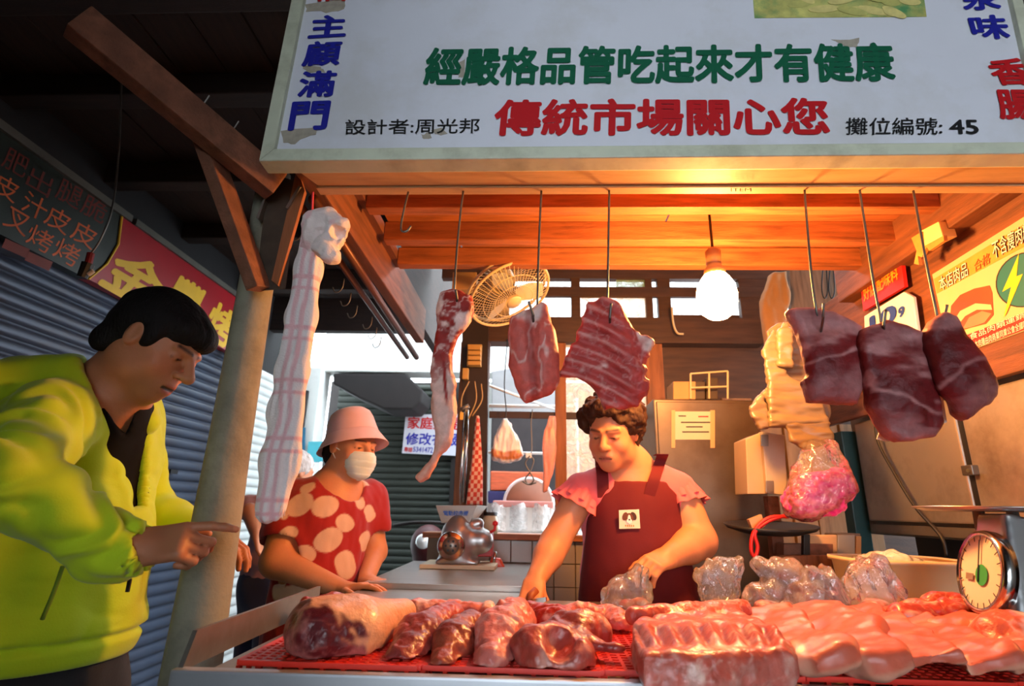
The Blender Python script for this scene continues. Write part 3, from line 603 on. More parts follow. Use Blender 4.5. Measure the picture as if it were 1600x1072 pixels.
tag(MB().slab([P(x, y, 4.4) for x, y in ((768, 648), (885, 648), (885, 560), (768, 580))], (0, 0.3, 0)).put('grey_locker', M('grey locker', sr(150, 150, 150), 0.7, var=0.1), None, bevel=0.01), 'pale grey locker standing on the dark cupboard', 'locker')
rk = empty('hanging_rack', (P(810, 800, 3.2)[0], 3.2, 0), 'pale tubular hanging rack beyond the window', 'rack'); pbm = M('pale bar', sr(220, 220, 216), 0.4, 0.3)
xa_, xb_ = P(745, 634, 3.2)[0], P(900, 636, 3.2)[0]
for z_, r_ in ((P(820, 635, 3.2)[2], 0.012), (P(820, 708, 3.2)[2], 0.008)): MB().tube([(xa_, 3.2, z_), (xb_, 3.2, z_)], r_, 8).put('rail', pbm, rk, True)
for x_ in (xa_, xb_): MB().tube([(x_, 3.2, 0), (x_, 3.2, 1.75)], 0.012, 8).put('upright', pbm, rk, True)
MB().tube([P(735, 592, 3.1), P(872, 642, 3.2)], 0.009, 8).put('brace', pbm, rk, True)
# hanging white carrier bag with something brown inside
bg_ = empty('carrier_bag', P(790, 722, 2.60), 'white plastic carrier bag with a brown bottom hanging behind the window bar', 'bag')
s = SDF(); s.u(pixprism(((786, 655), (793, 655), (812, 690), (817, 712), (808, 722), (786, 724), (770, 718), (766, 706), (772, 688)), 2.60, 0.05, 0.03))
s.paint(pixprism(((764, 700), (788, 708), (812, 704), (818, 714), (808, 719), (786, 720), (768, 714)), 2.60, 0.2, 0.01), sr(196, 120, 70), 0.006)
cloth_a = M('matte fabric', attr=True, rough=0.85, var=0.06, scale=30, bump=0.15, bscale=200)
plastic_a = M('soft plastic', attr=True, rough=0.35, var=0.05, scale=30, bump=0.3, bscale=60, spec=0.6)
s.put('bag_body', plastic_a, bg_, 0.004, sr(235, 232, 235), ndisp(0.006, 60, 2, 0, (1, 1, 0.3)))
MB().tube(fine([P(787, 660, 2.60), P(791, 642, 2.60), P(788, 600, 2.61), P(793, 530, 2.62)], 4), 0.003, 6).put('cord', black_m, bg_, True)
# double hook in the window
hk = empty('s_hook', P(829, 755, 2.5), 'steel hook with a double curl hanging in the window beside the carrier bag', 'hook')
MB().tube(fine([P(832, 640, 2.66), P(830, 660, 2.655), P(831, 700, 2.65), P(828, 715, 2.65)], 5), 0.003, 6).put('shank', iron, hk, True)
MB().tube(fine([P(x, y, 2.65) for x, y in ((828, 712), (834, 720), (828, 738), (821, 748), (826, 757), (838, 754))], 5), 0.004, 6).put('curl', iron, hk, True)
MB().tube(fine([P(x, y, 2.64) for x, y in ((828, 712), (821, 724), (828, 738), (834, 750), (826, 757), (816, 752))], 5), 0.004, 6).put('curl', iron, hk, True)
MB().box(P(826, 712, 2.65), (0.014, 0.012, 0.012)).put('knob', white_pl, hk, bevel=0.004)
# clutter on the partition post
tb = empty('wall_timer', P(742, 572, 2.55), 'yellow ribbed lamp box high on the dark post', 'box')
for i in range(4): wbar('rib', 731, 540+i*8, 751, 546+i*8, M('yellowed plastic', sr(200, 150, 70), 0.5), 2.55, 0.05, tb)
wbar('back_plate', 722, 575, 732, 592, M('yellowed plastic'), 2.56, 0.03, tb); wbar('back_plate', 729, 538, 753, 572, M('yellowed plastic'), 2.60, 0.02, tb)
tag(MB().slab([P(x, y, 2.62) for x, y in ((722, 780), (760, 830), (764, 430), (722, 430))], (0, 0.05, 0)).put('stained_board', M('dark stained panel', sr(48, 32, 24), 0.7, var=0.3), None), 'dark stained panel beside the wooden post', 'panel')
for i, (pts, lb) in enumerate(((((733, 596), (722, 620), (720, 650)), 'short looped wire nearest the wooden post'), (((742, 596), (744, 625), (732, 655)), 'looped wire bending left below the yellow box'), (((752, 600), (753, 625), (738, 650)), 'looped wire furthest right below the yellow box'))):
    tag(MB().tube(fine([P(x, y, 2.5) for x, y in pts], 6), 0.003, 6).put('loose_wire', M('yellow wire', sr(190, 150, 90), 0.5), None, True), lb, 'wire')
rod = empty('steel_tongs', P(735, 790, 2.5), 'long steel tongs hanging beside the wooden post', 'tongs')
MB().tube([P(728, 640, 2.5), P(722, 720, 2.5), P(719, 788, 2.5)], 0.006, 8).put('arm', chrome, rod, True); MB().tube([P(731, 640, 2.5), P(729, 700, 2.5), P(724, 785, 2.5)], 0.006, 8).put('arm', chrome, rod, True)
MB().tube([P(720, 640, 2.5), P(733, 634, 2.5)], 0.01, 8).put('head', steel_rough, rod, True)
mn = empty('mesh_bag', P(745, 790, 2.5), 'narrow red and white checked bag hanging by the post', 'bag')
s = SDF(); s.u(pixprism(((744, 650), (749, 650), (754, 730), (754, 790), (728, 790), (736, 730)), 2.5, 0.025, 0.015))
s.put('bag_body', cloth_a, mn, 0.004, colf=lambda p, n: np.where(((np.floor(p[:, 0]/0.014)+np.floor(p[:, 2]/0.018)) % 2 == 0)[:, None], np.array(sr(190, 60, 45)), np.array(sr(215, 170, 150))))
tag(wbar('tag_label', 718, 644, 724, 656, M('yellow tag', sr(240, 180, 60), 0.5), 2.48, 0.006, None), 'small yellow tag hanging at the post', 'tag')
# ------------------------------------------------------------------ wall fan
fc = P(797, 461, 1.98); nrm = RN @ nz((0.40, -0.72, 0.56)); FRm = frame(nrm, (0, 0, 1)); 
fa = empty('wall_fan', fc, 'beige wall fan with a round wire cage tilted under the canopy', 'fan')
fan_m = M('aged beige plastic', sr(206, 184, 140), 0.45, var=0.1)
def fp(r, a, d): return fc+FRm @ V(r*math.cos(a), d, r*math.sin(a))
for r, d, th in ((0.165, 0.0, 0.006), (0.165, -0.03, 0.006), (0.12, 0.022, 0.0015), (0.08, 0.035, 0.0015)):
    MB().tube([fp(r, a, d) for a in np.linspace(0, 2*math.pi, 40, endpoint=False)], th, 6, closed=True).put('cage_ring', fan_m, fa, True)
mb = MB()
for i in range(56):
    a = 2*math.pi*i/56; mb.tube([fp(0.03, a, 0.04), fp(0.1, a+0.12, 0.032), fp(0.165, a+0.16, 0.0)], 0.0011, 4)
    mb.tube([fp(0.165, a, -0.03), fp(0.1, a, -0.06), fp(0.04, a, -0.065)], 0.0011, 4)
tag(mb.put('cage_wire', fan_m, fa), kind='stuff')
MB().lathe([(0, 0.045), (0.028, 0.045), (0.032, 0.036), (0.03, 0.03), (0, 0.03)], fc, FRm @ rotx(-math.pi/2), 20).put('hub_cap', fan_m, fa, True)
blade_m = M('translucent blade', sr(190, 190, 180), 0.3, var=0.05)
for k in range(3):
    a = 2*math.pi*k/3+0.4; g = []
    for i in range(6):
        r = 0.025+0.12*i/5; wdt = 0.55*(0.35+0.65*math.sin(math.pi*min(1, 0.25+i/6.0)))
        g.append([fp(r, a+wdt*(j/4-0.5)*1.7, 0.0+0.025*(j/4-0.5)) for j in range(5)])
    MB().grid(g).put('blade', blade_m, fa, True)
MB().lathe([(0.05, -0.06), (0.055, -0.09), (0.045, -0.16), (0.02, -0.18), (0, -0.18)], fc, FRm @ rotx(-math.pi/2), 18).put('motor', fan_m, fa, True)
MB().bar(fc+nrm*-0.12, P(760, 395, 2.1), 0.03, 0.03).put('bracket', M('beige bracket', sr(190, 150, 90), 0.5), fa)
wbar('mount_block', 706, 425, 745, 452, M('pale wood block', sr(196, 150, 90), 0.6, var=0.2), 2.0, 0.05, fa)
# ------------------------------------------------------------------ right side: board, poster, fridge
XW = 1.2
bd = struct(MB().box((XW+0.012, 1.65, 1.72), (0.012, 0.72, 0.245)).put('wall_board', wood_y, bevel=0.003))
po = empty('meat_poster', (XW, 1.4, 1.57), 'faded meat certification poster on the right board with a red cut of meat', 'poster')
pb = M('poster paper', sr(206, 184, 146), 0.45, var=0.06, scale=6, dirt=sr(220, 180, 120), dscale=6, damt=0.5)
def R_(x, y, o=0.002): return PX(x, y, XW-o)
def ppoly(nm, pts, mt, o): MB().slab([R_(x, y, o) for x, y in pts], (0.0006, 0, 0)).put(nm, mt, po)
pz = lambda Y, z: proj((XW-0.002, Y, z))
c4 = [pz(1.585, 1.566), pz(1.1, 1.566), pz(1.1, 1.84), pz(1.585, 1.828)]
ppoly('sheet', c4, pb, 0.002)
ppoly('orange_band', [pz(1.583, 1.765), pz(1.1, 1.765), pz(1.1, 1.822), pz(1.583, 1.812)], M('orange print', sr(222, 150, 70), 0.45, var=0.12, scale=20), 0.003)
ppoly('red_band', [pz(1.585, 1.568), pz(1.1, 1.568), pz(1.1, 1.607), pz(1.585, 1.612)], M('red print', sr(206, 40, 30), 0.45, var=0.1), 0.003)
for s_, q in (('本店肉品', ((1470, 456), (1513, 431), (1511, 408), (1466, 434))), ('不含瘦肉精', ((1553, 406), (1612, 372), (1610, 344), (1549, 378)))):
    text('lettering', s_, [R_(x, y, 0.004) for x, y in q], black_ink, po, 0.05); text('lettering', s_, [R_(x, y, 0.0055) for x, y in q], white_ink, po, 0.006)
text('lettering', '合格', [R_(x, y, 0.004) for x, y in ((1523, 426), (1548, 411), (1547, 393), (1522, 408))], M('faded orange print', sr(200, 100, 40), 0.5), po, 0.01)
mp_ = [(1483, 517), (1486, 478), (1500, 461), (1522, 451), (1546, 446), (1550, 458), (1552, 492), (1540, 506), (1516, 512), (1500, 517)]
ppoly('printed_meat', mp_, M('printed red meat', sr(204, 74, 44), 0.45, var=0.15, scale=20), 0.0035)
ppoly('printed_fat', [(1486, 508), (1500, 486), (1524, 474), (1548, 476), (1550, 484), (1526, 484), (1508, 494), (1494, 512)], M('printed fat', sr(238, 190, 150), 0.45), 0.004)
ppoly('printed_lean', [(1504, 514), (1514, 496), (1534, 486), (1549, 490), (1538, 504), (1518, 511)], M('printed lean', sr(226, 130, 100), 0.45), 0.0042)
el = [(1601+43*math.cos(t)+5*math.sin(t), 437+40*math.sin(t)-18*math.cos(t)*0.6) for t in np.linspace(0, 2*math.pi, 32, endpoint=False)]
ppoly('badge_ring', [(1601+(x-1601)*1.05, 437+(y-437)*1.05) for x, y in el], M('dark print', sr(30, 30, 30), 0.5), 0.0035); ppoly('badge_disc', el, M('teal print', sr(20, 110, 118), 0.45, var=0.08), 0.004)
ppoly('printed_bolt', [(1592, 396), (1588, 432), (1598, 428), (1572, 490), (1568, 496), (1580, 448), (1566, 456), (1580, 424)], M('yellow print', sr(240, 206, 40), 0.45), 0.005)
text('lettering', '食品肉類運銷', [R_(x, y, 0.0045) for x, y in ((1516, 532), (1602, 496), (1601, 487), (1514, 522))], white_ink, po, 0.0)
text('lettering', '本肉攤由肉商業同業公會全國聯合', [R_(x, y, 0.0045) for x, y in ((1524, 545), (1612, 508), (1611, 497), (1522, 533))], white_ink, po, 0.0)
# yellowed fitting on the side beam
yb = empty('light_fitting', P(1450, 400, 1.55), 'cream fitting with torn brown tape on the right side beam', 'fitting')
q = [PX(x, y, 1.125) for x, y in ((1441, 386), (1473, 370), (1466, 346), (1436, 362))]
MB().slab(q, (0.04, 0, 0)).put('cover', M('cream cover', sr(236, 214, 150), 0.5, var=0.08), yb, bevel=0.003)
q = [PX(x, y, 1.12) for x, y in ((1424, 372), (1440, 362), (1442, 386), (1474, 368), (1475, 376), (1452, 392), (1448, 386), (1440, 402), (1434, 400), (1436, 414), (1428, 412), (1432, 392))]
MB().slab(q, (0.01, 0, 0)).put('torn_tape', M('brown torn tape', sr(206, 140, 70), 0.6, var=0.3, scale=30), yb)
# red plate and calendar
rp = empty('red_plate', P(1380, 490, 1.6), 'red hanging price plate with gold characters on the right board', 'sign')
Xr = 1.17
MB().slab([PX(x, y, Xr) for x, y in ((1349, 486), (1413, 448), (1406, 394), (1343, 432))], (0.012, 0, 0)).put('plate', M('red plate', sr(216, 40, 34), 0.4, var=0.08), rp)
text('lettering', '好店配味料', [PX(x, y, Xr-0.002) for x, y in ((1350, 472), (1404, 436), (1402, 414), (1348, 448))], M('gold print', sr(230, 150, 40), 0.4), rp, 0.02)
for x, y in ((1353, 432), (1396, 402)): MB().tube([PX(x, y, Xr), PX(x+2, y-14, Xr+0.01)], 0.003, 6).put('hanger', iron, rp)
kl = empty('wall_calendar', P(1390, 540, 1.6), 'white wall calendar with big blue numbers hanging behind the meat', 'calendar')
MB().slab([PX(x, y, Xr) for x, y in ((1352, 566), (1424, 546), (1434, 524), (1426, 464), (1412, 456), (1350, 494))], (0.012, 0, 0)).put('plate', white_pl, kl, bevel=0.003)
text('lettering', '10', [PX(x, y, Xr-0.002) for x, y in ((1360, 524), (1402, 500), (1400, 472), (1358, 496))], M('calendar blue', sr(40, 60, 140), 0.5), kl, 0.05)
text('lettering', '9', [PX(x, y, Xr-0.002) for x, y in ((1404, 498), (1414, 492), (1413, 476), (1403, 482))], M('calendar blue'), kl, 0.05)
# fridge
fg = empty('steel_fridge', (1.6, 1.55, 0), 'worn stainless fridge with two doors along the right side', 'fridge')
MB().box((1.62, 1.55, 1.30), (0.36, 0.70, 0.24)).put('body', steel_rough, fg); MB().box((1.68, 1.55, 0.53), (0.3, 0.62, 0.53)).put('plinth', dark_metal, fg)
fd = M('scratched fridge door', sr(206, 194, 180), 0.34, 0.8, var=0.15, scale=3, dirt=sr(110, 86, 66), dscale=3, damt=0.6)
for ya, yb_ in ((1.655, 2.17), (0.95, 1.63)): MB().box((1.245, (ya+yb_)/2, 1.285), (0.018, (yb_-ya)/2, 0.178)).put('door', fd, fg, bevel=0.006)
MB().box((1.25, 1.55, 1.082), (0.02, 0.62, 0.014)).put('bottom_trim', steel_rough, fg)
c = PX(1517, 735, 1.22); MB().box(c, (0.012, 0.02, 0.014)).put('latch', iron, fg, bevel=0.003); MB().tube([c, c+V(-0.015, -0.01, -0.002)], 0.006, 8).put('latch', chrome, fg)
MB().box((1.24, 1.643, 1.285), (0.008, 0.011, 0.178)).put('door_gasket', black_m, fg)
tag(MB().tube(fine([PX(x, y, 1.19) for x, y in ((1366, 640), (1372, 690), (1398, 740), (1430, 792), (1470, 838), (1480, 870))], 6), 0.005, 8).put('power_cord', black_m, None, True), 'black power cord draped across the fridge door', 'cord')
tl = P(1330, 745, 2.2)
tag(MB().box((tl[0]+0.02, 2.24, 0.72), (0.028, 0.03, 0.72)).put('teal_post', M('teal paint', sr(24, 66, 66), 0.5, var=0.2), None, bevel=0.004), 'dark teal post between the boarded wall and the fridge', 'post')
# steel cabinet with a paper note
xa, xb, zt = P(1022, 640, 2.2)[0], P(1186, 640, 2.2)[0], P(1100, 624, 2.2)[2]
sc_ = empty('steel_cabinet', ((xa+xb)/2, 2.4, 0), 'tall stained stainless cabinet behind the butcher with a paper note', 'cabinet')
MB().box(((xa+xb)/2, 2.39, zt/2), ((xb-xa)/2, 0.185, zt/2)).put('body', M('stained steel', sr(100, 84, 70), 0.42, 0.75, var=0.2, scale=3, dirt=sr(70, 50, 36), dscale=2.5, damt=0.75), sc_, bevel=0.005)
MB().box(((xa+xb)/2, 2.201, zt/2), ((xb-xa)/2-0.01, 0.006, zt/2-0.012)).put('door', M('stained steel'), sc_, bevel=0.003)
def q2(x0, y0, x1, y1, Y): return [P(x0, y1, Y), P(x1, y1, Y), P(x1, y0, Y), P(x0, y0, Y)]
nt_ = empty('paper_note', P(1083, 688, 2.19), 'white paper note taped to the steel cabinet', 'note')
MB().slab(q2(1053, 643, 1113, 687, 2.192), (0, 0.001, 0)).put('paper', M('note paper', sr(190, 172, 150), 0.7, var=0.05), nt_)
tape = M('brown tape', sr(186, 140, 92), 0.5, var=0.1)
MB().slab(q2(1049, 641, 1055, 700, 2.1905), (0, 0.001, 0)).put('tape', tape, nt_); MB().slab(q2(1110, 641, 1117, 700, 2.1905), (0, 0.001, 0)).put('tape', tape, nt_)
for x0, x1, y, mt in ((1060, 1072, 650, black_ink), (1091, 1107, 651, red_ink), (1064, 1110, 660, black_ink), (1072, 1098, 667, black_ink), (1066, 1108, 675, black_ink)): MB().slab(q2(x0, y-1, x1, y+1, 2.1912), (0, 0.0004, 0)).put('print_line', mt, nt_)
# things on the cabinet and on the boarded wall
cardb = M('brown cardboard', sr(190, 140, 88), 0.8, var=0.1)
def pbox(nm, x0, y0, x1, y1, Y, th, mt, lb, cat, bev=0.004): return tag(MB().slab(q2(x0, y0, x1, y1, Y), (0, th, 0)).put(nm, mt, None, bevel=bev), lb, cat)
pbox('cardboard_box', 1052, 596, 1087, 624, 2.32, 0.12, cardb, 'small cardboard box on top of the steel cabinet', 'box')
bx = empty('wire_basket', P(1106, 622, 2.35), 'small wire basket with dark packets on the cabinet top', 'basket')
for q in (((1079, 623), (1079, 584)), ((1137, 623), (1137, 580)), ((1079, 584), (1137, 580)), ((1079, 606), (1137, 604)), ((1108, 623), (1108, 582))): MB().tube([P(x, y, 2.3) for x, y in q], 0.004, 6).put('wire', fan_m, bx)
MB().slab(q2(1084, 596, 1102, 624, 2.34), (0, 0.08, 0)).put('packet', M('dark packet', sr(70, 52, 36), 0.6), bx, bevel=0.004); MB().slab(q2(1104, 590, 1122, 624, 2.34), (0, 0.08, 0)).put('packet', M('dark packet'), bx, bevel=0.004)
s = SDF(); s.u(pixprism(((1192, 520), (1188, 470), (1202, 430), (1228, 424), (1232, 470), (1222, 560), (1200, 560)), 2.45, 0.03, 0.02))
tag(s.put('hanging_sack', cloth_a, None, 0.006, sr(170, 122, 78), ndisp(0.008, 25, 2, 0, (1, 1, 0.4))), 'dusty brown sack hanging on the boarded wall', 'sack')
tag(MB().slab([P(x, y, 2.5) for x, y in ((1238, 540), (1345, 520), (1350, 418), (1234, 418))], (0, 0.03, 0)).put('zinc_sheet', M('streaked zinc', sr(150, 118, 96), 0.45, 0.4, var=0.4, scale=10, st=(6, 6, 0.6)), None), 'streaked zinc sheet behind the hanging cords', 'sheet')
for i, (x, lb) in enumerate(((1288, 'black cord loop left on the zinc sheet'), (1299, 'black cord loop right on the zinc sheet'))):
    tag(MB().tube(fine([P(x-2, 415, 2.45), P(x-4, 450, 2.45), P(x, 466, 2.45), P(x+5, 455, 2.45), P(x+3, 415, 2.45)], 6), 0.003, 6).put('cord_loop', black_m, None, True), lb, 'cord')
tag(MB().tube(fine([P(x, y, 2.55) for x, y in ((1050, 480), (1052, 505), (1058, 520), (1068, 522))], 5), 0.005, 6).put('wall_hook', fan_m, None, True), 'bent pipe hook on the boarded wall near the bulb', 'hook')
# bundle of carrier bags
YC = 1.80
bb2 = empty('bag_bundle', P(1245, 700, YC), 'bundle of cream carrier bags hanging behind the dark meat', 'bags')
for pts, dy, mt in ((((1196, 518), (1214, 505), (1240, 500), (1262, 520), (1268, 600), (1296, 640), (1296, 666), (1196, 668), (1176, 650), (1182, 628), (1198, 600)), 0.03, (118, 98, 74)), (((1190, 548), (1206, 515), (1226, 520), (1226, 585), (1258, 600), (1282, 622), (1296, 664), (1200, 668), (1200, 600)), 0.0, (122, 102, 78)), (((1214, 520), (1222, 504), (1232, 505), (1238, 520), (1238, 575), (1214, 572)), -0.02, (126, 106, 82)), (((1222, 660), (1296, 660), (1302, 690), (1280, 700), (1256, 704), (1236, 690)), -0.005, (116, 94, 68)), (((1168, 640), (1190, 615), (1200, 640), (1200, 668), (1186, 672)), 0.01, (120, 100, 80))):
    s = SDF(); s.u(pixprism(pts, YC+dy, 0.012, 0.008)); s.put('bag', plastic_a, bb2, 0.004, sr(*mt), ndisp(0.006, 22, 3, dy*50, (0.5, 1, 2)))
# white wall box with hinges
wbx = empty('hinged_box', P(1197, 770, 1.95), 'white hinged wall box beside the carrier bags', 'box')
MB().slab([P(x, y, 1.95) for x, y in ((1168, 772), (1196, 772), (1188, 676), (1165, 686))], (0, 0.12, 0)).put('body', M('cream box', sr(170, 144, 112), 0.5, var=0.08), wbx, bevel=0.003)
MB().slab([P(x, y, 1.93) for x, y in ((1199, 771), (1230, 774), (1226, 680), (1190, 674))], (0.0, 0.03, 0)).put('door', M('pale door', sr(176, 162, 144), 0.45, var=0.08, dirt=sr(150, 120, 90), dscale=5, damt=0.4), wbx, bevel=0.003)
for x, y in ((1195, 688), (1203, 760)): MB().slab(q2(x-6, y-9, x+6, y+9, 1.925), (0, 0.006, 0)).put('hinge', steel_rough, wbx, bevel=0.001)
MB().box((P(1208, 800, 2.05)[0], 2.055, P(1208, 774, 1.97)[2]/2), (0.02, 0.02, P(1208, 774, 1.97)[2]/2)).put('stand_post', wood_old, wbx, bevel=0.003)
# bag of pink netting
pkb = empty('netting_bag', P(1280, 815, 1.755), 'clear hanging bag filled with bright pink netting', 'bag')
s = SDF(); s.u(fcap(P(1250, 785, 1.755), P(1308, 758, 1.755), 0.048, 0.05), 0.02).u(fell(P(1280, 772, 1.755), (0.08, 0.05, 0.055), roty(0.42)), 0.02)
s.put('netting', M('pink netting', attr=True, rough=0.5, var=0.25, scale=60, bump=0.6, bscale=120, sheen=0.3), pkb, 0.004, disp=ndisp(0.006, 70, 3), colf=lambda p, n: np.array(sr(238, 60, 140))+(fbm(p, 90, 2)*0.12)[:, None]*np.array((1, 0.9, 0.9)))
s = SDF(); s.u(pixprism(((1262, 688), (1298, 688), (1304, 700), (1318, 730), (1334, 768), (1300, 800), (1262, 815), (1232, 806), (1226, 782), (1240, 740)), 1.755, 0.058, 0.04))
s.put('clear_bag', film('clear bag film', (0.9, 0.8, 0.7), 0.09, 0.08), pkb, 0.006, disp=ndisp(0.006, 30, 2))
# dark tray with a red strap, knife rack, tile pier
tr = empty('hanging_tray', P(1205, 840, 1.9), 'dark pan lid shelf with a red strap looped over it', 'tray')
MB().lathe([(0.0, -0.02), (0.09, -0.015), (0.14, 0.0), (0.15, 0.012), (0.14, 0.01), (0, -0.008)], P(1205, 826, 1.92), rotx(0.12), 28, sy=0.7).put('pan', dark_metal, tr, True)
MB().tube(fine([P(x, y, 1.84) for x, y in ((1238, 808), (1205, 808), (1184, 822), (1175, 840), (1174, 862), (1180, 870), (1184, 855), (1180, 832), (1200, 815), (1225, 806))], 5), 0.006, 6).put('strap', M('red strap', sr(190, 24, 20), 0.5), tr, True)
MB().slab([P(x, y, 1.86) for x, y in ((1170, 812), (1190, 804), (1196, 822), (1178, 832))], (0, 0.02, 0)).put('paper_scrap', tape, tr)
kr = empty('knife_rack', P(1265, 890, 1.95), 'worn wooden knife rack under the pink bag', 'rack')
MB().slab(q2(1225, 850, 1302, 900, 1.95), (0, 0.06, 0)).put('back_board', wood_old, kr, bevel=0.003); MB().slab(q2(1256, 835, 1266, 885, 1.93), (0, 0.02, 0)).put('slat', dark_metal, kr, bevel=0.002)
MB().slab(q2(1218, 868, 1300, 905, 1.91), (0, 0.03, 0)).put('front_board', wood_z, kr, bevel=0.003); MB().slab(q2(1256, 836, 1308, 862, 1.97), (0, 0.02, 0)).put('back_board', wood_soffit, kr, bevel=0.003)
tpz = struct(MB().slab(q2(1307, 834, 1344, 1010, 2.03), (0, 0.08, 0)).put('trim_3', grout))
for j in range(4): MB().slab(q2(1309, 836+34*j, 1336, 868+34*j, 2.024), (0, 0.008, 0)).put('tile', tile_m, tpz, bevel=0.002); MB().slab(q2(1338, 838+34*j, 1346, 868+34*j, 2.022), (0, 0.02, 0)).put('tile', cardb, tpz, bevel=0.002)
# ------------------------------------------------------------------ meat grinder
g0 = P(716, 893, 2.40); gz = 0.888
gr = empty('meat_grinder', (g0[0], 2.42, gz), 'polished steel meat grinder with a red motor box on the side table', 'grinder')
def GP(x, y, Y=2.40): return P(x, y, Y)
k = 860/ (2.40*0.957)
MB().box((g0[0]+0.005, 2.43, gz+0.008), (0.15, 0.11, 0.008)).put('base_board', M('cream board', sr(214, 196, 160), 0.5, var=0.1), gr, bevel=0.003)
bm_ = M('cast metal', sr(176, 174, 172), 0.34, 0.85, var=0.06)
s = SDF(); s.u(fbox(GP(716, 878), (0.085, 0.06, 0.012), None, 0.01)).u(fcap(GP(716, 862), GP(716, 835), 0.075, 0.068), 0.03).u(fcap(GP(716, 835), GP(717, 816), 0.06, 0.045), 0.02).u(fcap(GP(740, 845), GP(752, 845), 0.05), 0.02).u(fbox(GP(720, 886), (0.10, 0.07, 0.008), None, 0.006), 0.006)
s.u(fcap(GP(733, 822), GP(748, 818), 0.028, 0.022), 0.012); s.cut(fbox(V(g0[0], 2.4, gz-0.084), (0.5, 0.5, 0.1)), 0.002); s.put('housing', bm_, gr, 0.005)
c = GP(709, 851)+V(0, -0.085, 0)
MB().lathe([(0.0, 0.0), (0.05, 0.0), (0.056, -0.01), (0.056, -0.04), (0.0, -0.04)], c, rotx(math.pi/2), 28).put('front_ring', chrome, gr, True)
MB().lathe([(0.0, 0.004), (0.034, 0.004), (0.034, -0.004), (0, -0.004)], c, rotx(math.pi/2), 24).put('cutter_plate', steel_rough, gr, True)
for i in range(7):
    a = 2*math.pi*i/6; r = 0.02 if i < 6 else 0; MB().lathe([(0, 0.0055), (0.005, 0.0055), (0.005, 0.003)], c+V(r*math.cos(a), 0, r*math.sin(a)), rotx(math.pi/2), 8).put('plate_hole', black_m, gr)
hq = [(682, 790), (744, 790), (736, 815), (688, 815)]
def hop(sc, z): pass
t = [GP(x, y, 2.36) for x, y in ((681, 790), (745, 790))]; tbk = [GP(x, y, 2.52) for x, y in ((690, 791), (762, 791))]
b_ = [GP(x, y, 2.37) for x, y in ((690, 817), (734, 817))]; bbk = [GP(x, y, 2.46) for x, y in ((696, 816), (742, 816))]
for q in ((t[0], t[1], b_[1], b_[0]), (tbk[1], tbk[0], bbk[0], bbk[1]), (t[1], tbk[1], bbk[1], b_[1]), (tbk[0], t[0], b_[0], bbk[0])): MB().slab(q, nz(np.cross(q[1]-q[0], q[2]-q[1]))*0.003).put('hopper_side', steel, gr)
text('lettering', '電動絞肉機', [GP(x, y, 2.353) for x, y in ((694, 806), (730, 806), (733, 798), (692, 798))], M('print blue', sr(30, 90, 190), 0.5), gr, 0.02)
MB().slab(q2(745, 833, 769, 870, 2.42), (0, 0.09, 0)).put('motor_box', M('red enamel', sr(168, 24, 18), 0.4, var=0.1), gr, bevel=0.004)
MB().tube([GP(766, 832), GP(773, 828), GP(774, 820)], 0.006, 8).put('lever', M('red knob', sr(220, 30, 24), 0.4), gr, True)
MB().lathe([(0, -0.012), (0.012, -0.006), (0.012, 0.006), (0, 0.012)], GP(774, 818), None, 10).put('lever_knob', M('red knob'), gr, True)
pc = empty('red_pouch', P(772, 890, 2.5), 'small orange red scraper pouch behind the grinder', 'pouch')
s = SDF(); s.u(pixprism(((762, 888), (790, 888), (782, 872), (768, 870)), 2.5, 0.02, 0.01)); s.put('pouch', plastic_a, pc, 0.004, sr(220, 70, 30))
MB().tube([P(771, 884, 2.48), P(774, 862, 2.48)], 0.007, 8).put('handle', chrome, pc, True)
jr = empty('glass_jar', P(765, 830, 2.58), 'plain jar with a dark lid standing on the window sill', 'jar')
jx = P(765, 815, 2.60); MB().lathe([(0, 1.012), (0.035, 1.012), (0.036, 1.07), (0.03, 1.085), (0.03, 1.09), (0, 1.09)], (jx[0], 2.63, 0), None, 20).put('jar_body', M('milky glass', sr(206, 180, 140), 0.3), jr, True)
MB().lathe([(0.032, 1.09), (0.032, 1.105), (0, 1.105)], (jx[0], 2.63, 0), None, 20).put('lid', dark_metal, jr, True)
# ------------------------------------------------------------------ dial scale
sy_ = 1.22
dc = P(1530, 893, 1.20); dn = nz((-0.95, 0.16, 0.22)); DR = frame(dn)
ks = empty('dial_scale', (dc[0]+0.1, 1.25, CT), 'steel kitchen dial scale with a flat pan at the right end', 'scale')
s = SDF(); s.u(fprism([(-0.085, -0.09), (0.085, -0.09), (0.06, 0.12), (-0.03, 0.12)], dc-dn*0.075, DR, 0.055, 0.012)); s.put('housing', M('scale steel', sr(190, 190, 190), 0.28, 0.9, var=0.08), ks, 0.005)
MB().lathe([(0.068, 0.0), (0.077, 0.002), (0.081, -0.006), (0.081, -0.022), (0.0, -0.022)], dc, DR @ rotx(-math.pi/2), 40).put('rim', chrome, ks, True)
MB().lathe([(0, -0.002), (0.072, -0.002)], dc, DR @ rotx(-math.pi/2), 36).put('dial_face', M('dial paper', sr(240, 226, 206), 0.5, var=0.04), ks)
MB().lathe([(0, 0.0), (0.02, 0.0)], dc+DR @ V(-0.008, 0.0005, -0.006), DR @ rotx(-math.pi/2), 24).put('dial_badge', M('green badge', sr(60, 170, 90), 0.5), ks)
MB().box(dc+DR @ V(0, 0.002, 0.02), (0.0012, 0.0006, 0.04), DR).put('needle', black_m, ks)
for i in range(20):
    a = 2*math.pi*i/20; MB().box(dc+DR @ V(0.064*math.sin(a), 0.0005, 0.064*math.cos(a)), (0.0008, 0.0004, 0.005), DR @ roty(a)).put('dial_mark', black_m, ks)
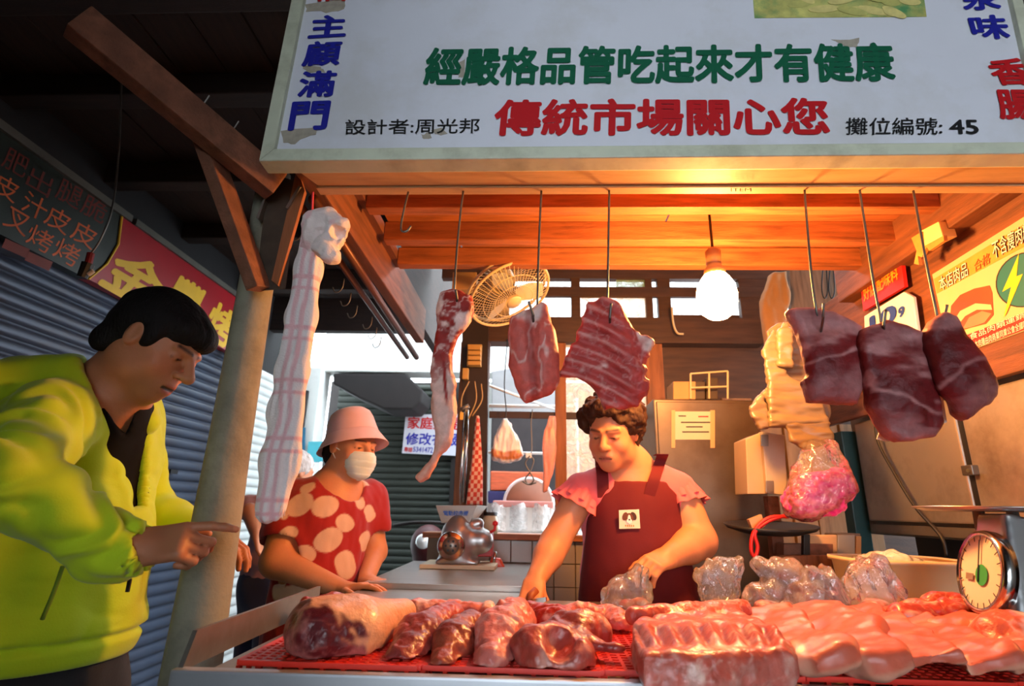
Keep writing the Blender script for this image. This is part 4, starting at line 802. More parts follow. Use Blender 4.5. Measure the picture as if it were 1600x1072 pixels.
MB().box(dc+DR @ V(0.03, 0.001, -0.012), (0.012, 0.0006, 0.006), DR).put('dial_print', M('grey print', sr(150, 130, 115), 0.5), ks)
pcn = V(dc[0]+0.115, 1.27, 1.137)
MB().lathe([(0, 0), (0.13, 0.0), (0.15, 0.006), (0.15, 0.009), (0.13, 0.004), (0, 0.004)], pcn, None, 40).put('pan', steel, ks, True)
for dx in (-0.04, 0.03): MB().tube([pcn+V(dx, 0, -0.13), pcn+V(dx, 0, 0)], [0.016, 0.011], 10).put('pan_support', steel_rough, ks, True)
MB().tube(fine([P(x, y, 1.16) for x, y in ((1592, 826), (1588, 850), (1577, 900), (1562, 946))], 4), 0.007, 8).put('housing_edge', chrome, ks, True)
# translucent tub
tu = empty('plastic_tub', P(1450, 940, 1.6), 'milky plastic tub standing behind the clear bags', 'tub')
a = P(1440, 879, 1.55); mb = MB()
prf = [(0.98, 0.0), (1.03, 0.004), (1.03, -0.008), (0.97, -0.008), (0.9, -0.10), (0.84, -0.125), (0, -0.125)]
def tubring(f, dz): return [a+V(0.15*f*cx*(1+0.0), 0.1+0.12*f*cy, dz) for cx, cy in [(math.copysign(abs(math.cos(t))**0.5, math.cos(t)), math.copysign(abs(math.sin(t))**0.5, math.sin(t))) for t in np.linspace(0, 2*math.pi, 33)]]
MB().grid([tubring(f, dz) for f, dz in prf]).put('tub_body', M('milky plastic', sr(222, 196, 158), 0.4, var=0.05, sss=0.2), tu, True)
s = SDF(); s.u(fell(a+V(-0.03, 0.1, -0.02), (0.09, 0.07, 0.04)), 0.02); s.put('crumpled_film', film('crumpled film'), tu, 0.006, disp=ndisp(0.012, 30, 2))
# ------------------------------------------------------------------ people
skin_m = M('skin', attr=True, rough=0.48, var=0.06, scale=25, bump=0.12, bscale=160, sss=0.12, spec=0.4)
hair_m = M('hair', attr=True, rough=0.68, var=0.25, scale=50, st=(1, 1, 0.3), bump=0.8, bscale=170, spec=0.22)
cloth_m = M('garment fabric', attr=True, rough=0.85, var=0.05, scale=12, bump=0.12, bscale=260, sheen=0.25)
SKIN = np.array(sr(206, 142, 104)); LIP = np.array(sr(178, 98, 80)); DARK = np.array(sr(34, 22, 18))
def head(s, o, fwd, up=(0, 0, 1), sc=1.0, age=0.0, mouth=0.0, nose=1.0):
    """face on the implicit body s; local axes right, forward, up"""
    R = frame(fwd, up); o = np.asarray(o, float)
    def T(x, y, z): return o+R @ (V(x, y, z)*sc)
    def e(c, r, k=0.02): s.u(fell(T(*c), np.array(r)*sc, R), k*sc)
    def c(a, b, ra, rb=None, k=0.01): s.u(fcap(T(*a), T(*b), ra*sc, (ra if rb is None else rb)*sc), k*sc)
    e((0, -0.016, 0.032), (0.077, 0.098, 0.086)); e((0, 0.022, -0.02), (0.066, 0.068, 0.085), 0.03); e((0, 0.03, -0.072), (0.05, 0.052, 0.042), 0.03); e((0, 0.068, -0.098), (0.024, 0.02, 0.019), 0.03)
    for q in (-1, 1):
        e((q*0.038, 0.058, -0.034), (0.026, 0.024, 0.026), 0.02); e((q*0.05, 0.0, -0.065), (0.02, 0.04, 0.03), 0.03)
        s.cut(fell(T(q*0.031, 0.102, 0.002), V(0.021, 0.019, 0.011)*sc, R), 0.012*sc)
        e((q*0.031, 0.073, 0.0), (0.0165, 0.0155, 0.0125), 0.003)
        c((q*0.014, 0.09, 0.02), (q*0.045, 0.076, 0.021), 0.008, 0.007, 0.012)
        e((q*0.012, 0.1, -0.032), (0.009, 0.01, 0.008), 0.006)
        e((q*0.078, -0.006, -0.002), (0.008, 0.02, 0.031), 0.006); s.cut(fell(T(q*0.087, 0.0, 0.002), V(0.006, 0.011, 0.02)*sc, R), 0.004*sc)
        if age: s.cut(fcap(T(q*0.022, 0.1, -0.036), T(q*0.034, 0.088, -0.068), 0.0022*sc*age), 0.006*sc)
    c((0, 0.088, 0.015), (0, 0.112*nose, -0.026), 0.008, 0.0125, 0.012); e((0, 0.109*nose, -0.028), (0.0135, 0.012, 0.011), 0.008)
    e((0, 0.075, -0.066), (0.032, 0.024, 0.024), 0.02)
    c((-0.016, 0.09, -0.062), (0.016, 0.09, -0.062), 0.0052, k=0.008); c((-0.013, 0.089, -0.0735-mouth), (0.013, 0.089, -0.0735-mouth), 0.0058, k=0.008)
    s.cut(fcap(T(-0.02, 0.099, -0.0675-mouth/2), T(0.02, 0.099, -0.0675-mouth/2), 0.0024*sc+mouth*0.4), 0.003)
    s.paint(fbox(T(0, 0.095, -0.0675-mouth/2), V(0.018, 0.014, 0.0095+mouth/2)*sc, R, 0.006), LIP, 0.005)
    s.paint(fcap(T(-0.021, 0.096, -0.0675-mouth/2), T(0.021, 0.096, -0.0675-mouth/2), 0.0022*sc+mouth*0.4), DARK*1.6, 0.0018)
    for q in (-1, 1):
        s.paint(fcap(T(q*0.012, 0.096, 0.0225), T(q*0.047, 0.08, 0.025), 0.0042*sc), DARK*2.2, 0.003)
        s.paint(fcap(T(q*0.018, 0.088, -0.001), T(q*0.044, 0.079, -0.0025), 0.0026*sc), DARK, 0.0016)
        s.paint(fell(T(q*0.031, 0.088, -0.003), V(0.006, 0.008, 0.004)*sc, R), DARK*0.7, 0.0015)
        s.paint(fell(T(q*0.011, 0.105, -0.04), V(0.004, 0.008, 0.004)*sc, R), DARK*1.8, 0.0015)
        s.paint(fell(T(q*0.045, 0.07, -0.032), V(0.024, 0.03, 0.02)*sc, R), SKIN*V(1.02, 0.82, 0.78), 0.02)
    return T, R
def hand(s, wrist, fwd, palm, curl=(0.5, 0.5, 0.5, 0.5), side=1, sc=1.0, thumb=(0.6, 0.5), spread=0.0):
    """palm, four fingers and a thumb; palm = direction the palm faces, side = which side the thumb leaves from"""
    f = nz(fwd); n = nz(np.asarray(palm, float)-f*np.dot(palm, f)); t = np.cross(n, f)*side; w_ = np.asarray(wrist, float); R = np.stack([t, f, n], 1)
    s.u(fbox(w_+f*0.045*sc, V(0.037, 0.047, 0.0135)*sc, R, 0.012*sc), 0.012).u(fcap(w_-f*0.02*sc, w_+f*0.02*sc, 0.026*sc, 0.028*sc, (n, 0.75)), 0.014)
    L = ((0.042, 0.026, 0.02), (0.046, 0.029, 0.021), (0.043, 0.027, 0.021), (0.034, 0.021, 0.018)); tips = []
    for i in range(4):
        b = w_+(f*(0.088-0.006*abs(i-1.2))+t*(0.0285-0.019*i))*sc; d = nz(f+t*spread*(1.5-i)); ang = 0
        for j in range(3):
            ang += curl[i]*(0.75, 1.1, 0.75)[j]; dd = d*math.cos(ang)+n*math.sin(ang); e = b+dd*L[i][j]*sc
            s.u(fcap(b, e, (0.0092, 0.0086, 0.0078)[j]*sc, (0.0088, 0.008, 0.007)[j]*sc), 0.0035); b = e
        tips.append(b)
        s.paint(fell(b+(d*math.cos(ang)-n*math.sin(ang)*0)*0.002*sc-n*math.cos(ang)*0.006*sc, 0.006*sc), SKIN*V(1.15, 1.0, 0.98), 0.002)
    b = w_+(f*0.022+t*0.026+n*0.006)*sc; d = nz(t*math.cos(thumb[0])+f*math.sin(thumb[0])+n*thumb[1])
    for j, (l, r) in enumerate(((0.036, 0.0125), (0.03, 0.0105), (0.024, 0.009))):
        e = b+d*l*sc; s.u(fcap(b, e, r*sc, r*0.88*sc), 0.008); b = e; d = nz(d+(f*0.45+n*0.2-t*0.25)*0.7)
    return tips
def person(loc, label): return empty('person', loc, label, 'person')
def fold(amp, sc, off, st=(1, 1, 0.35)): return lambda p, n: n*(amp*np.abs(fbm(p, sc, 2, off, st))+amp*0.5*fbm(p, sc*2.3, 2, off+5, (1, 1, 0.6)))[:, None]

# ---- the man in the green jacket
man = person((-1.03, 1.2, 0), 'man in a neon green hooded jacket gesturing at the left of the counter')
F = nz((0.85, -0.52, 0)); Sd = nz((-0.52, -0.85, 0)); TB = np.stack([Sd, F, V(0, 0, 1)], 1)    # his right side is toward the lane
ch, be, hp = P(98, 705, 1.23), P(72, 880, 1.22), P(60, 1010, 1.22)
rsh, rel, rwr = P(78, 655, 1.08), P(8, 748, 0.90), P(216, 856, 0.985)
lsh, lel, lwr = P(205, 650, 1.40), P(225, 800, 1.46), P(318, 838, 1.40)
hd = P(247, 538, 1.2); nk = P(172, 608, 1.22)
b = SDF()
T, HR = head(b, hd, (0.86, 0.02, -0.50), (0.35, 0.05, 1), 0.99, 0.3, 0.005, 1.07)
b.u(fcap(T(0, -0.035, -0.045), nk+V(-0.01, 0.01, -0.02), 0.058, 0.066), 0.03).u(fcap(nk+V(0.0, 0, -0.03), ch+V(0.0, 0, 0.0), 0.085, 0.10), 0.05)
b.u(fell(ch, (0.18, 0.113, 0.2), TB), 0.03).u(fell(be, (0.165, 0.115, 0.2), TB), 0.05).u(fell(hp+V(0, 0, -0.08), (0.15, 0.11, 0.2), TB), 0.05)
b.u(fcap(nk+V(0, 0, -0.05), rsh+V(0, 0, -0.01), 0.045, 0.045), 0.03).u(fcap(nk+V(0, 0, -0.05), lsh, 0.045, 0.045), 0.03)
b.chain([rsh, rel], [0.045, 0.034], 0.02); b.chain([rel, rwr], [0.034, 0.027], 0.02); b.chain([lsh, lel, lwr], [0.045, 0.034, 0.027], 0.02)
for q, dx in ((1, 0), (-1, 0)):
    h0 = hp+Sd*0.085*q+V(0, 0, -0.15); b.chain([h0, h0+F*0.02+V(0, 0, -0.36), h0+V(0, 0, -0.66)], [0.085, 0.06, 0.045], 0.03)
    b.u(fcap(V(h0[0], h0[1], 0.035), V(h0[0], h0[1], 0.035)+F*0.14, 0.035, 0.03), 0.02)
fw = nz(P(288, 845, 0.99)-rwr); hand(b, rwr, fw, nz((-0.1, 0.85, -0.5)), (0.28, 1.15, 1.3, 1.35), -1, 0.92, (1.15, 0.7))
hand(b, lwr, nz((0.8, -0.2, -0.1)), (0, 0, -1), (0.5, 0.5, 0.5, 0.5), -1, 0.92)
MSK = SKIN*V(0.95, 0.82, 0.76)
def man_col(p, n):
    c = np.tile(MSK, (len(p), 1)); q = (p-hd) @ HR
    st_ = sstep(-0.045, -0.085, q[:, 2])*sstep(0.02, 0.06, q[:, 1])*0.25
    return c*(1-st_[:, None]*V(1, 0.9, 0.8))
SK0 = SKIN; SKIN = MSK
b.put('body', skin_m, man, 0.0038, colf=man_col); SKIN = SK0
# hair: a cap with a heavy fringe, cut round the ear
hs = SDF()
def He(c, r, k=0.02): hs.u(fell(T(*c), r, HR), k)
He((0, -0.02, 0.048), (0.085, 0.108, 0.082)); He((0, -0.055, 0.005), (0.079, 0.068, 0.08), 0.03); He((0, 0.06, 0.062), (0.066, 0.045, 0.036), 0.02)
for q in (-1, 1): He((q*0.072, 0.022, 0.02), (0.012, 0.024, 0.038), 0.01); He((q*0.058, -0.07, -0.05), (0.02, 0.03, 0.03), 0.02)
hs.cut(fell(T(0, 0.11, -0.055), (0.2, 0.074, 0.095), HR), 0.008)
for q in (-1, 1): hs.cut(fell(T(q*0.09, -0.004, -0.012), (0.03, 0.02, 0.034), HR), 0.006); hs.cut(fell(T(q*0.09, 0.005, -0.075), (0.06, 0.05, 0.05), HR), 0.008)
hs.put('hair', hair_m, man, 0.0035, sr(24, 20, 20), lambda p, n: n*(0.0035*fbm((p-hd) @ HR, 45, 2, 0, (1, 0.25, 0.35)))[:, None])
# black shirt
sh_ = SDF(); sh_.u(fell(ch, (0.190, 0.122, 0.21), TB), 0.03).u(fell(be, (0.185, 0.132, 0.22), TB), 0.03).u(fcap(nk+V(0, 0, -0.05), ch, 0.09, 0.105), 0.05)
sh_.cut(rayprism(((128, 560), (140, 596), (188, 676), (197, 684), (214, 640), (240, 600), (220, 560)), 1.15, 0.25), 0.004)
sh_.put('shirt', M('shirt cotton', attr=True, rough=0.9, var=0.05, spec=0.2), man, 0.006, sr(16, 13, 15), fold(0.003, 14, 3))
# trousers
tr_ = SDF(); tr_.u(fell(hp+V(0, 0, -0.07), (0.17, 0.125, 0.16), TB), 0.05)
for q in (1, -1):
    h0 = hp+Sd*0.085*q+V(0, 0, -0.13); tr_.chain([h0, h0+F*0.02+V(0, 0, -0.38), V(h0[0], h0[1], 0.07)], [0.1, 0.078, 0.065], 0.03)
tr_.put('trousers', cloth_m, man, 0.009, sr(22, 20, 26), fold(0.004, 10, 1))
for q in (1, -1):
    h0 = hp+Sd*0.085*q; s = SDF(); s.u(fcap(V(h0[0], h0[1], 0.045), V(h0[0], h0[1], 0.035)+F*0.16, 0.045, 0.038), 0.02).cut(fbox(V(h0[0], h0[1], -0.05), (0.4, 0.4, 0.05)), 0.002)
    s.put('shoe', M('shoe leather', attr=True, rough=0.4), man, 0.007, sr(30, 26, 26))
# jacket with hood, open front, cuffs and hem
j = SDF(); j.u(fell(ch+V(-0.005, 0, 0.0), (0.203, 0.135, 0.215), TB), 0.03).u(fell(be, (0.2, 0.148, 0.24), TB), 0.04).u(fell(hp+V(0, 0, 0.02), (0.185, 0.142, 0.12), TB), 0.04)
j.u(fcap(nk+V(-0.03, 0.0, -0.03), rsh+V(0, 0.01, -0.005), 0.06, 0.072), 0.05).u(fcap(nk+V(-0.02, 0.02, -0.03), lsh, 0.06, 0.068), 0.05)
j.u(fcap(rsh, rel, 0.074, 0.062), 0.03).u(fcap(rel, rwr-fw*0.035, 0.064, 0.044), 0.02).u(fcap(rwr-fw*0.06, rwr-fw*0.005, 0.042, 0.040), 0.006)
j.u(fcap(lsh, lel, 0.07, 0.058), 0.03).u(fcap(lel, lwr-nz(lwr-lel)*0.02, 0.058, 0.042), 0.02)
hood = [P(-30, 612, 1.06), P(40, 594, 1.10), P(102, 584, 1.12), P(136, 596, 1.13)]
j.chain(hood, [0.055, 0.042, 0.032, 0.024], 0.03); j.u(fcap(P(20, 600, 1.28), P(120, 584, 1.30), 0.04, 0.03), 0.03); j.u(fcap(P(136, 600, 1.13), P(158, 640, 1.12), 0.022, 0.016), 0.015)
j.u(fcap(P(226, 632, 1.32), P(232, 660, 1.28), 0.022, 0.016), 0.02)
jh = SDF()
cutp = ((120, 540), (138, 598), (158, 640), (178, 700), (194, 760), (206, 812), (224, 812), (228, 700), (228, 640), (244, 600), (250, 540))
j.cut(rayprism(cutp, 1.15, 0.25), 0.006)
j.cut(fcap(T(0, -0.03, -0.05), nk+V(-0.0, 0, -0.02), 0.066, 0.078), 0.01)
j.cut(fcap(rwr-fw*0.012, rwr+fw*0.05, 0.034, 0.034), 0.004)
HEM = P(100, 1035, 1.22)[2]
def jdisp(p, n):
    q = (p-be) @ TB; a = np.abs(fbm(q, 9, 2, 2.0, (1, 1, 0.45)))*0.009+fbm(q, 20, 2, 7.0, (1, 1, 0.5))*0.004+np.abs(fbm(q, 16, 2, 3.0, (0.4, 0.8, 1.2)))*0.006
    arm = np.minimum(fcap(rsh, rel, 0.08)(p), fcap(rel, rwr, 0.06)(p)); a = a+sstep(0.02, -0.02, arm)*0.006*np.sin(60*((p-rel) @ fw)+8*fbm(p, 12, 1))
    band = sstep(HEM+0.055, HEM+0.045, p[:, 2]); a = a*(1-band)-0.012*sstep(HEM+0.06, HEM+0.05, p[:, 2])*sstep(HEM+0.035, HEM+0.05, p[:, 2])
    return n*a[:, None]
JC = sr(196, 222, 22)
j.cut(fbox(V(hp[0], hp[1], HEM-0.25), (0.6, 0.6, 0.25)), 0.01)
jk = j.put('jacket', cloth_m, man, 0.005, JC, jdisp)
MB().tube(fine([P(x, y, d) for x, y, d in ((204, 835, 1.09), (207, 870, 1.08), (203, 905, 1.075))], 5), 0.0028, 6).put('zipper', M('zip', sr(70, 90, 30), 0.4), jk, True)
MB().box(P(201, 915, 1.07), (0.003, 0.002, 0.011)).put('zip_pull', dark_metal, jk)
MB().tube(fine([P(98, 885, 1.0), P(84, 925, 1.005), P(66, 968, 1.01)], 4), 0.0035, 6).put('pocket_edge', M('pocket seam', sr(100, 130, 24), 0.8), jk, True)
c = rwr+fw*0.09; 

# ---- the woman in the polka-dot blouse
wom = person((-0.74, 2.05, 0), 'woman in a pink bucket hat, face mask and red polka dot blouse at the counter')
F = nz((0.80, -0.60, 0)); Sd = nz((-0.60, -0.80, 0)); TB = np.stack([Sd, F, V(0, 0, 1)], 1)
hd = P(550, 699, 2.05); nk = P(522, 764, 2.06)
ch, be = P(515, 812, 2.06), P(500, 905, 2.06)
rsh, rel, rwr = P(458, 785, 2.0), P(432, 878, 1.90), P(532, 920, 1.88)
lsh, lel, lwr = P(577, 780, 2.18), P(586, 862, 2.17), P(572, 905, 2.02)
b = SDF(); T, HR = head(b, hd, (0.80, -0.58, -0.10), (0.05, 0, 1), 0.98)
b.u(fcap(T(0, -0.03, -0.05), nk, 0.052, 0.058), 0.03).u(fcap(nk, ch, 0.07, 0.09), 0.05).u(fell(ch, (0.16, 0.1, 0.16), TB), 0.05).u(fell(be, (0.15, 0.11, 0.2), TB), 0.05)
b.u(fcap(nk+V(0, 0, -0.03), rsh, 0.05, 0.05), 0.04).u(fcap(nk+V(0, 0, -0.03), lsh, 0.05, 0.05), 0.04)
b.chain([rsh, rel, rwr], [0.055, 0.05, 0.029], 0.02); b.chain([lsh, lel, lwr], [0.05, 0.042, 0.028], 0.02)
hd0 = be+V(0, 0, -0.15)
b.u(fell(hd0, (0.16, 0.12, 0.2), TB), 0.05)
for q in (1, -1): b.chain([hd0+Sd*0.08*q+V(0, 0, -0.1), hd0*V(1, 1, 0)+Sd*0.08*q+V(0, 0, 0.45), hd0*V(1, 1, 0)+Sd*0.08*q+V(0, 0, 0.05)], [0.085, 0.06, 0.045], 0.03)
hand(b, P(536, 921, 1.88), nz(P(580, 914, 1.86)-P(536, 921, 1.88)), (0.1, -0.1, -1), (0.22, 0.25, 0.28, 0.3), 1, 0.9, (0.6, 0.1), 0.04)
hand(b, P(576, 908, 2.0), nz(P(606, 914, 1.9)-P(576, 908, 2.0)), (0, 0, -1), (0.25, 0.28, 0.3, 0.3), -1, 0.88, (0.6, 0.1), 0.06)
b.put('body', skin_m, wom, 0.0042, colf=lambda p, n: np.tile(SKIN*V(1.0, 0.92, 0.86), (len(p), 1)))
hs = SDF(); hs.u(fell(T(0, -0.05, -0.02), (0.078, 0.065, 0.075), HR), 0.02).u(fell(T(0, -0.02, 0.04), (0.08, 0.1, 0.07), HR), 0.02); hs.cut(fell(T(0, 0.09, -0.05), (0.2, 0.085, 0.12), HR), 0.006)
hs.put('hair', hair_m, wom, 0.0045, sr(28, 22, 20), ndisp(0.003, 60))
# bucket hat
hat_m = M('pink hat fabric', sr(222, 176, 178), 0.9, var=0.05, scale=20, bump=0.2, bscale=300, sheen=0.3)
HT = frame(HR @ nz((0, 1, 0.34)), HR @ V(0.08, -0.34, 1)); ho = T(0, -0.02, 0.058)
HZ = HT
ht = empty('bucket_hat', ho, None); ht.parent = wom; ht.location = ho-WO[wom]
prof = [(0.0, 0.088), (0.03, 0.087), (0.055, 0.081), (0.071, 0.067), (0.08, 0.045), (0.088, 0.01), (0.094, -0.012)]
MB().lathe(prof, ho, HZ, 40, sy=1.12).put('crown', hat_m, ht, True)
br = [(0.093, -0.010), (0.102, -0.026), (0.113, -0.044), (0.124, -0.062), (0.126, -0.065), (0.123, -0.064), (0.11, -0.043), (0.096, -0.02), (0.088, -0.006)]
MB().lathe(br, ho, HZ, 40, sy=1.1).put('brim', hat_m, ht, True)
# face mask
ms = SDF(); ms.u(fell(T(0, 0.066, -0.05), (0.06, 0.052, 0.056), HR), 0.01).u(fell(T(0, 0.095, -0.035), (0.022, 0.03, 0.03), HR), 0.03).u(fell(T(0, 0.07, -0.09), (0.035, 0.04, 0.025), HR), 0.02)
ms.cut(fell(T(0, 0.05, 0.08), (0.2, 0.2, 0.095), HR), 0.004); ms.cut(fbox(T(0, -0.06, -0.05), (0.2, 0.1, 0.2), HR), 0.004)
def mcol(p, n):
    q = (p-hd) @ HR; c = np.tile(np.array(sr(214, 226, 226)), (len(p), 1)); return c
mk = ms.put('face_mask', M('mask fabric', attr=True, rough=0.8, var=0.04), wom, 0.0032, disp=lambda p, n: n*(0.0022*(np.mod(((p-hd) @ HR)[:, 2]*44, 1.0)-0.5))[:, None], colf=mcol)
for q in (1, -1): MB().tube(fine([T(q*0.05, 0.05, -0.03), T(q*0.075, 0.015, -0.012), T(q*0.08, -0.015, -0.005), T(q*0.073, 0.01, -0.045), T(q*0.05, 0.045, -0.075)], 4), 0.0022, 6).put('ear_loop', white_pl, mk, True)
# blouse
bl_ = SDF(); bl_.u(fell(ch, (0.178, 0.122, 0.165), TB), 0.05).u(fell(be, (0.165, 0.135, 0.22), TB), 0.06).u(fell(be+V(0, 0, -0.16), (0.175, 0.14, 0.2), TB), 0.06)
bl_.u(fcap(nk+V(0, 0, -0.045), rsh, 0.05, 0.068), 0.05).u(fcap(nk+V(0, 0, -0.045), lsh, 0.05, 0.065), 0.05)
bl_.u(fcap(rsh, rsh+(rel-rsh)*0.55, 0.074, 0.078), 0.03).u(fcap(lsh, lsh+(lel-lsh)*0.5, 0.066, 0.07), 0.03)
bl_.cut(fell(nk+F*0.05+V(0, 0, 0.03), (0.088, 0.10, 0.088), TB), 0.006); bl_.cut(fcap(rsh+(rel-rsh)*0.62, rel, 0.062, 0.08), 0.004)
bl_.cut(fcap(lsh+(lel-lsh)*0.58, lel, 0.056, 0.08), 0.004)
vs, fs, col = bl_.build(0.0045, sr(158, 14, 16), fold(0.006, 13, 4))
nn = normals(vs, fs); pj = proj(vs); dep = np.linalg.norm(vs-CN, axis=1)
CRM = np.array(sr(214, 172, 146))
for x, y, r in ((462, 786, 23), (456, 836, 15), (513, 786, 23), (519, 848, 24), (546, 815, 18), (566, 778, 14), (584, 800, 17), (578, 848, 20), (547, 884, 24), (498, 905, 21), (470, 868, 18), (451, 940, 26), (505, 950, 20), (540, 940, 18), (588, 900, 16), (480, 755, 14), (560, 750, 12), (430, 915, 16), (440, 800, 8)):
    m = np.where((np.hypot(pj[:, 0]-x, pj[:, 1]-y) < 7))[0]
    if not len(m): continue
    i = m[np.argmin(dep[m])]; d = vs-vs[i]; al = d @ nn[i]; tang = np.sqrt(np.maximum((d*d).sum(1)-al*al, 0)); rr = r*dep[i]/FPX*0.74
    w_ = sstep(rr+0.002, rr-0.002, tang*(1+0.12*np.sin(np.arctan2(d[:, 2], d[:, 0])*2+x)))*(np.abs(al) < rr*0.9)*((nn @ nn[i]) > -0.2); col = col*(1-w_[:, None])+CRM*w_[:, None]
bo = add('blouse', vs, fs, cloth_m, wom, True, np.clip(col, 0, 1))
s = SDF(); s.u(fell(hd0+V(0, 0, -0.04), (0.17, 0.13, 0.2), TB), 0.05)
for q in (1, -1): s.chain([hd0+Sd*0.08*q+V(0, 0, -0.1), hd0*V(1, 1, 0)+Sd*0.08*q+V(0, 0, 0.1)], [0.095, 0.07], 0.03)
s.put('trousers', cloth_m, wom, 0.01, sr(40, 36, 44))

# ---- the butcher
bu = person((0.30, 1.92, 0), 'woman butcher in a pink blouse and burgundy apron behind the counter')
F = nz((-0.12, -1, 0)); Sd = nz(np.cross(F, (0, 0, 1))); TB = np.stack([Sd, F, V(0, 0, 1)], 1)
hd = P(957, 675, 1.86); nk = P(985, 728, 1.94)
ch, be = P(988, 800, 1.97), P(994, 905, 1.97)
rsh, rel, rwr = P(910, 768, 1.93), P(866, 850, 1.90), P(838, 905, 1.80)
lsh, lel, lwr = P(1058, 766, 1.95), P(1092, 845, 1.90), P(1042, 872, 1.78)
b = SDF(); T, HR = head(b, hd, (-0.42, -0.84, -0.34), (0.06, 0, 1), 0.98, 1.0)
b.u(fcap(T(0, -0.03, -0.05), nk, 0.05, 0.055), 0.02).u(fcap(nk, ch, 0.068, 0.1), 0.05).u(fell(ch, (0.165, 0.105, 0.17), TB), 0.05).u(fell(be, (0.17, 0.13, 0.2), TB), 0.05)
b.u(fcap(nk+V(0, 0, -0.06), rsh, 0.04, 0.05), 0.03).u(fcap(nk+V(0, 0, -0.06), lsh, 0.04, 0.05), 0.03)
b.chain([rsh, rel], [0.054, 0.046], 0.02); b.chain([rel, rel*0.65+rwr*0.35, rwr], [0.046, 0.044, 0.03], 0.02)
b.chain([lsh, lel], [0.062, 0.055], 0.02); b.chain([lel, lel*0.65+lwr*0.35, lwr], [0.055, 0.05, 0.033], 0.02)
b.u(fell(be+V(0, 0, -0.16), (0.18, 0.14, 0.2), TB), 0.05); h0 = be+V(0, 0, -0.2)
for q in (1, -1): b.chain([h0+Sd*0.09*q, h0*V(1, 1, 0)+Sd*0.085*q+V(0, 0, 0.42), h0*V(1, 1, 0)+Sd*0.085*q+V(0, 0, 0.05)], [0.09, 0.065, 0.05], 0.03)
hand(b, P(836, 908, 1.78), nz(P(828, 938, 1.735)-P(836, 908, 1.78)), nz((0.1, 0.8, -0.2)), (0.45, 0.75, 0.8, 0.85), -1, 0.92, (0.9, 0.6))
hand(b, P(1040, 872, 1.78), nz(P(1012, 884, 1.70)-P(1040, 872, 1.78)), nz((-0.35, 0.3, -0.9)), (0.75, 0.8, 0.85, 0.85), 1, 0.95, (0.8, 0.7))
BSK = SKIN*V(1.02, 0.92, 0.84)
b.put('body', skin_m, bu, 0.004, colf=lambda p, n: np.tile(BSK, (len(p), 1))*(1+0.06*fbm(p, 30, 2))[:, None])
hs = SDF(); hs.u(fell(T(0, -0.03, 0.05), (0.098, 0.105, 0.088), HR), 0.02).u(fell(T(0, -0.065, 0.0), (0.085, 0.06, 0.08), HR), 0.03).u(fell(T(0, 0.045, 0.09), (0.075, 0.045, 0.035), HR), 0.02)
for q in (-1, 1): hs.u(fell(T(q*0.083, -0.005, 0.045), (0.022, 0.045, 0.045), HR), 0.02)
hs.cut(fell(T(0, 0.115, -0.04), (0.095, 0.085, 0.125), HR), 0.01)
for q in (-1, 1): hs.cut(fell(T(q*0.095, 0.0, -0.03), (0.03, 0.03, 0.04), HR), 0.006)
hs.put('hair', hair_m, bu, 0.004, disp=lambda p, n: n*(0.012*fbm(p-hd, 38, 3)+0.003)[:, None], colf=lambda p, n: np.array(sr(62, 38, 26))+(0.02*fbm(p, 60, 2))[:, None]*V(1, 0.6, 0.3))
# blouse with ruffled sleeves
PK = sr(224, 100, 104)
bl_ = SDF(); bl_.u(fell(ch, (0.18, 0.122, 0.18), TB), 0.05).u(fell(be, (0.183, 0.145, 0.22), TB), 0.06)
bl_.u(fcap(nk+V(0, 0, -0.05), rsh+V(0, 0, 0.0), 0.05, 0.062), 0.05).u(fcap(nk+V(0, 0, -0.05), lsh, 0.05, 0.062), 0.05)
bl_.cut(fell(nk+F*0.06+V(0, 0, 0.0), (0.07, 0.12, 0.10), TB), 0.006)
bo = bl_.put('blouse', cloth_m, bu, 0.005, PK, fold(0.004, 14, 8))
for sh_, el, q in ((rsh, rel, 1), (lsh, lel, -1)):
    ax = nz(el-sh_); u = nz(np.cross(ax, (0, 1, 0))); v_ = np.cross(ax, u); g = []
    for i in range(7):
        t = i/6; row = []
        for k2 in range(49):
            a = 2*math.pi*k2/48; r = 0.055+0.018*t+0.008*t*math.sin(a*9+q)
            row.append(sh_+ax*(-0.03+0.07*t)+(u*math.cos(a)+v_*math.sin(a))*r)
        g.append(row)
    MB().grid(g).put('sleeve_ruffle', M('pink blouse fabric', PK, 0.85, var=0.08, scale=15), bo, True)
    g2 = [[p_+ax*0.028 for p_ in row] for row in g[2:]]
    MB().grid([[sh_+ax*(0.0+0.02*i)+(u*math.cos(a)+v_*math.sin(a))*(0.060+0.007*i+0.0035*i*math.sin(a*11)) for a in np.linspace(0, 2*math.pi, 49)] for i in range(4)]).put('sleeve_ruffle', M('pink blouse fabric'), bo, True)
# apron with straps, patch
ap = SDF(); ap.u(fell(ch, (0.182, 0.134, 0.2), TB), 0.05).u(fell(be, (0.185, 0.158, 0.24), TB), 0.06).u(fell(be+V(0, 0, -0.18), (0.20, 0.165, 0.24), TB), 0.06)
ztop = P(985, 752, 1.85)[2]
ap.cut(fbox(V(0.3, 1.9, ztop+0.3), (0.6, 0.6, 0.3)), 0.004); ap.cut(fbox(be+TB @ V(0, -0.3+0.02, 0), (0.6, 0.3, 0.9), TB), 0.006)
for q in (1, -1): ap.cut(fcap(be+TB @ V(q*0.29, 0.05, 0.27), be+TB @ V(q*0.215, 0.1, -0.02), 0.16, 0.03, (F, 4.0)), 0.01)
AC = sr(98, 6, 14)
apo = ap.put('apron', M('apron cotton', attr=True, rough=0.85, var=0.05, scale=12, bump=0.12, bscale=260), bu, 0.005, AC, fold(0.005, 9, 12))
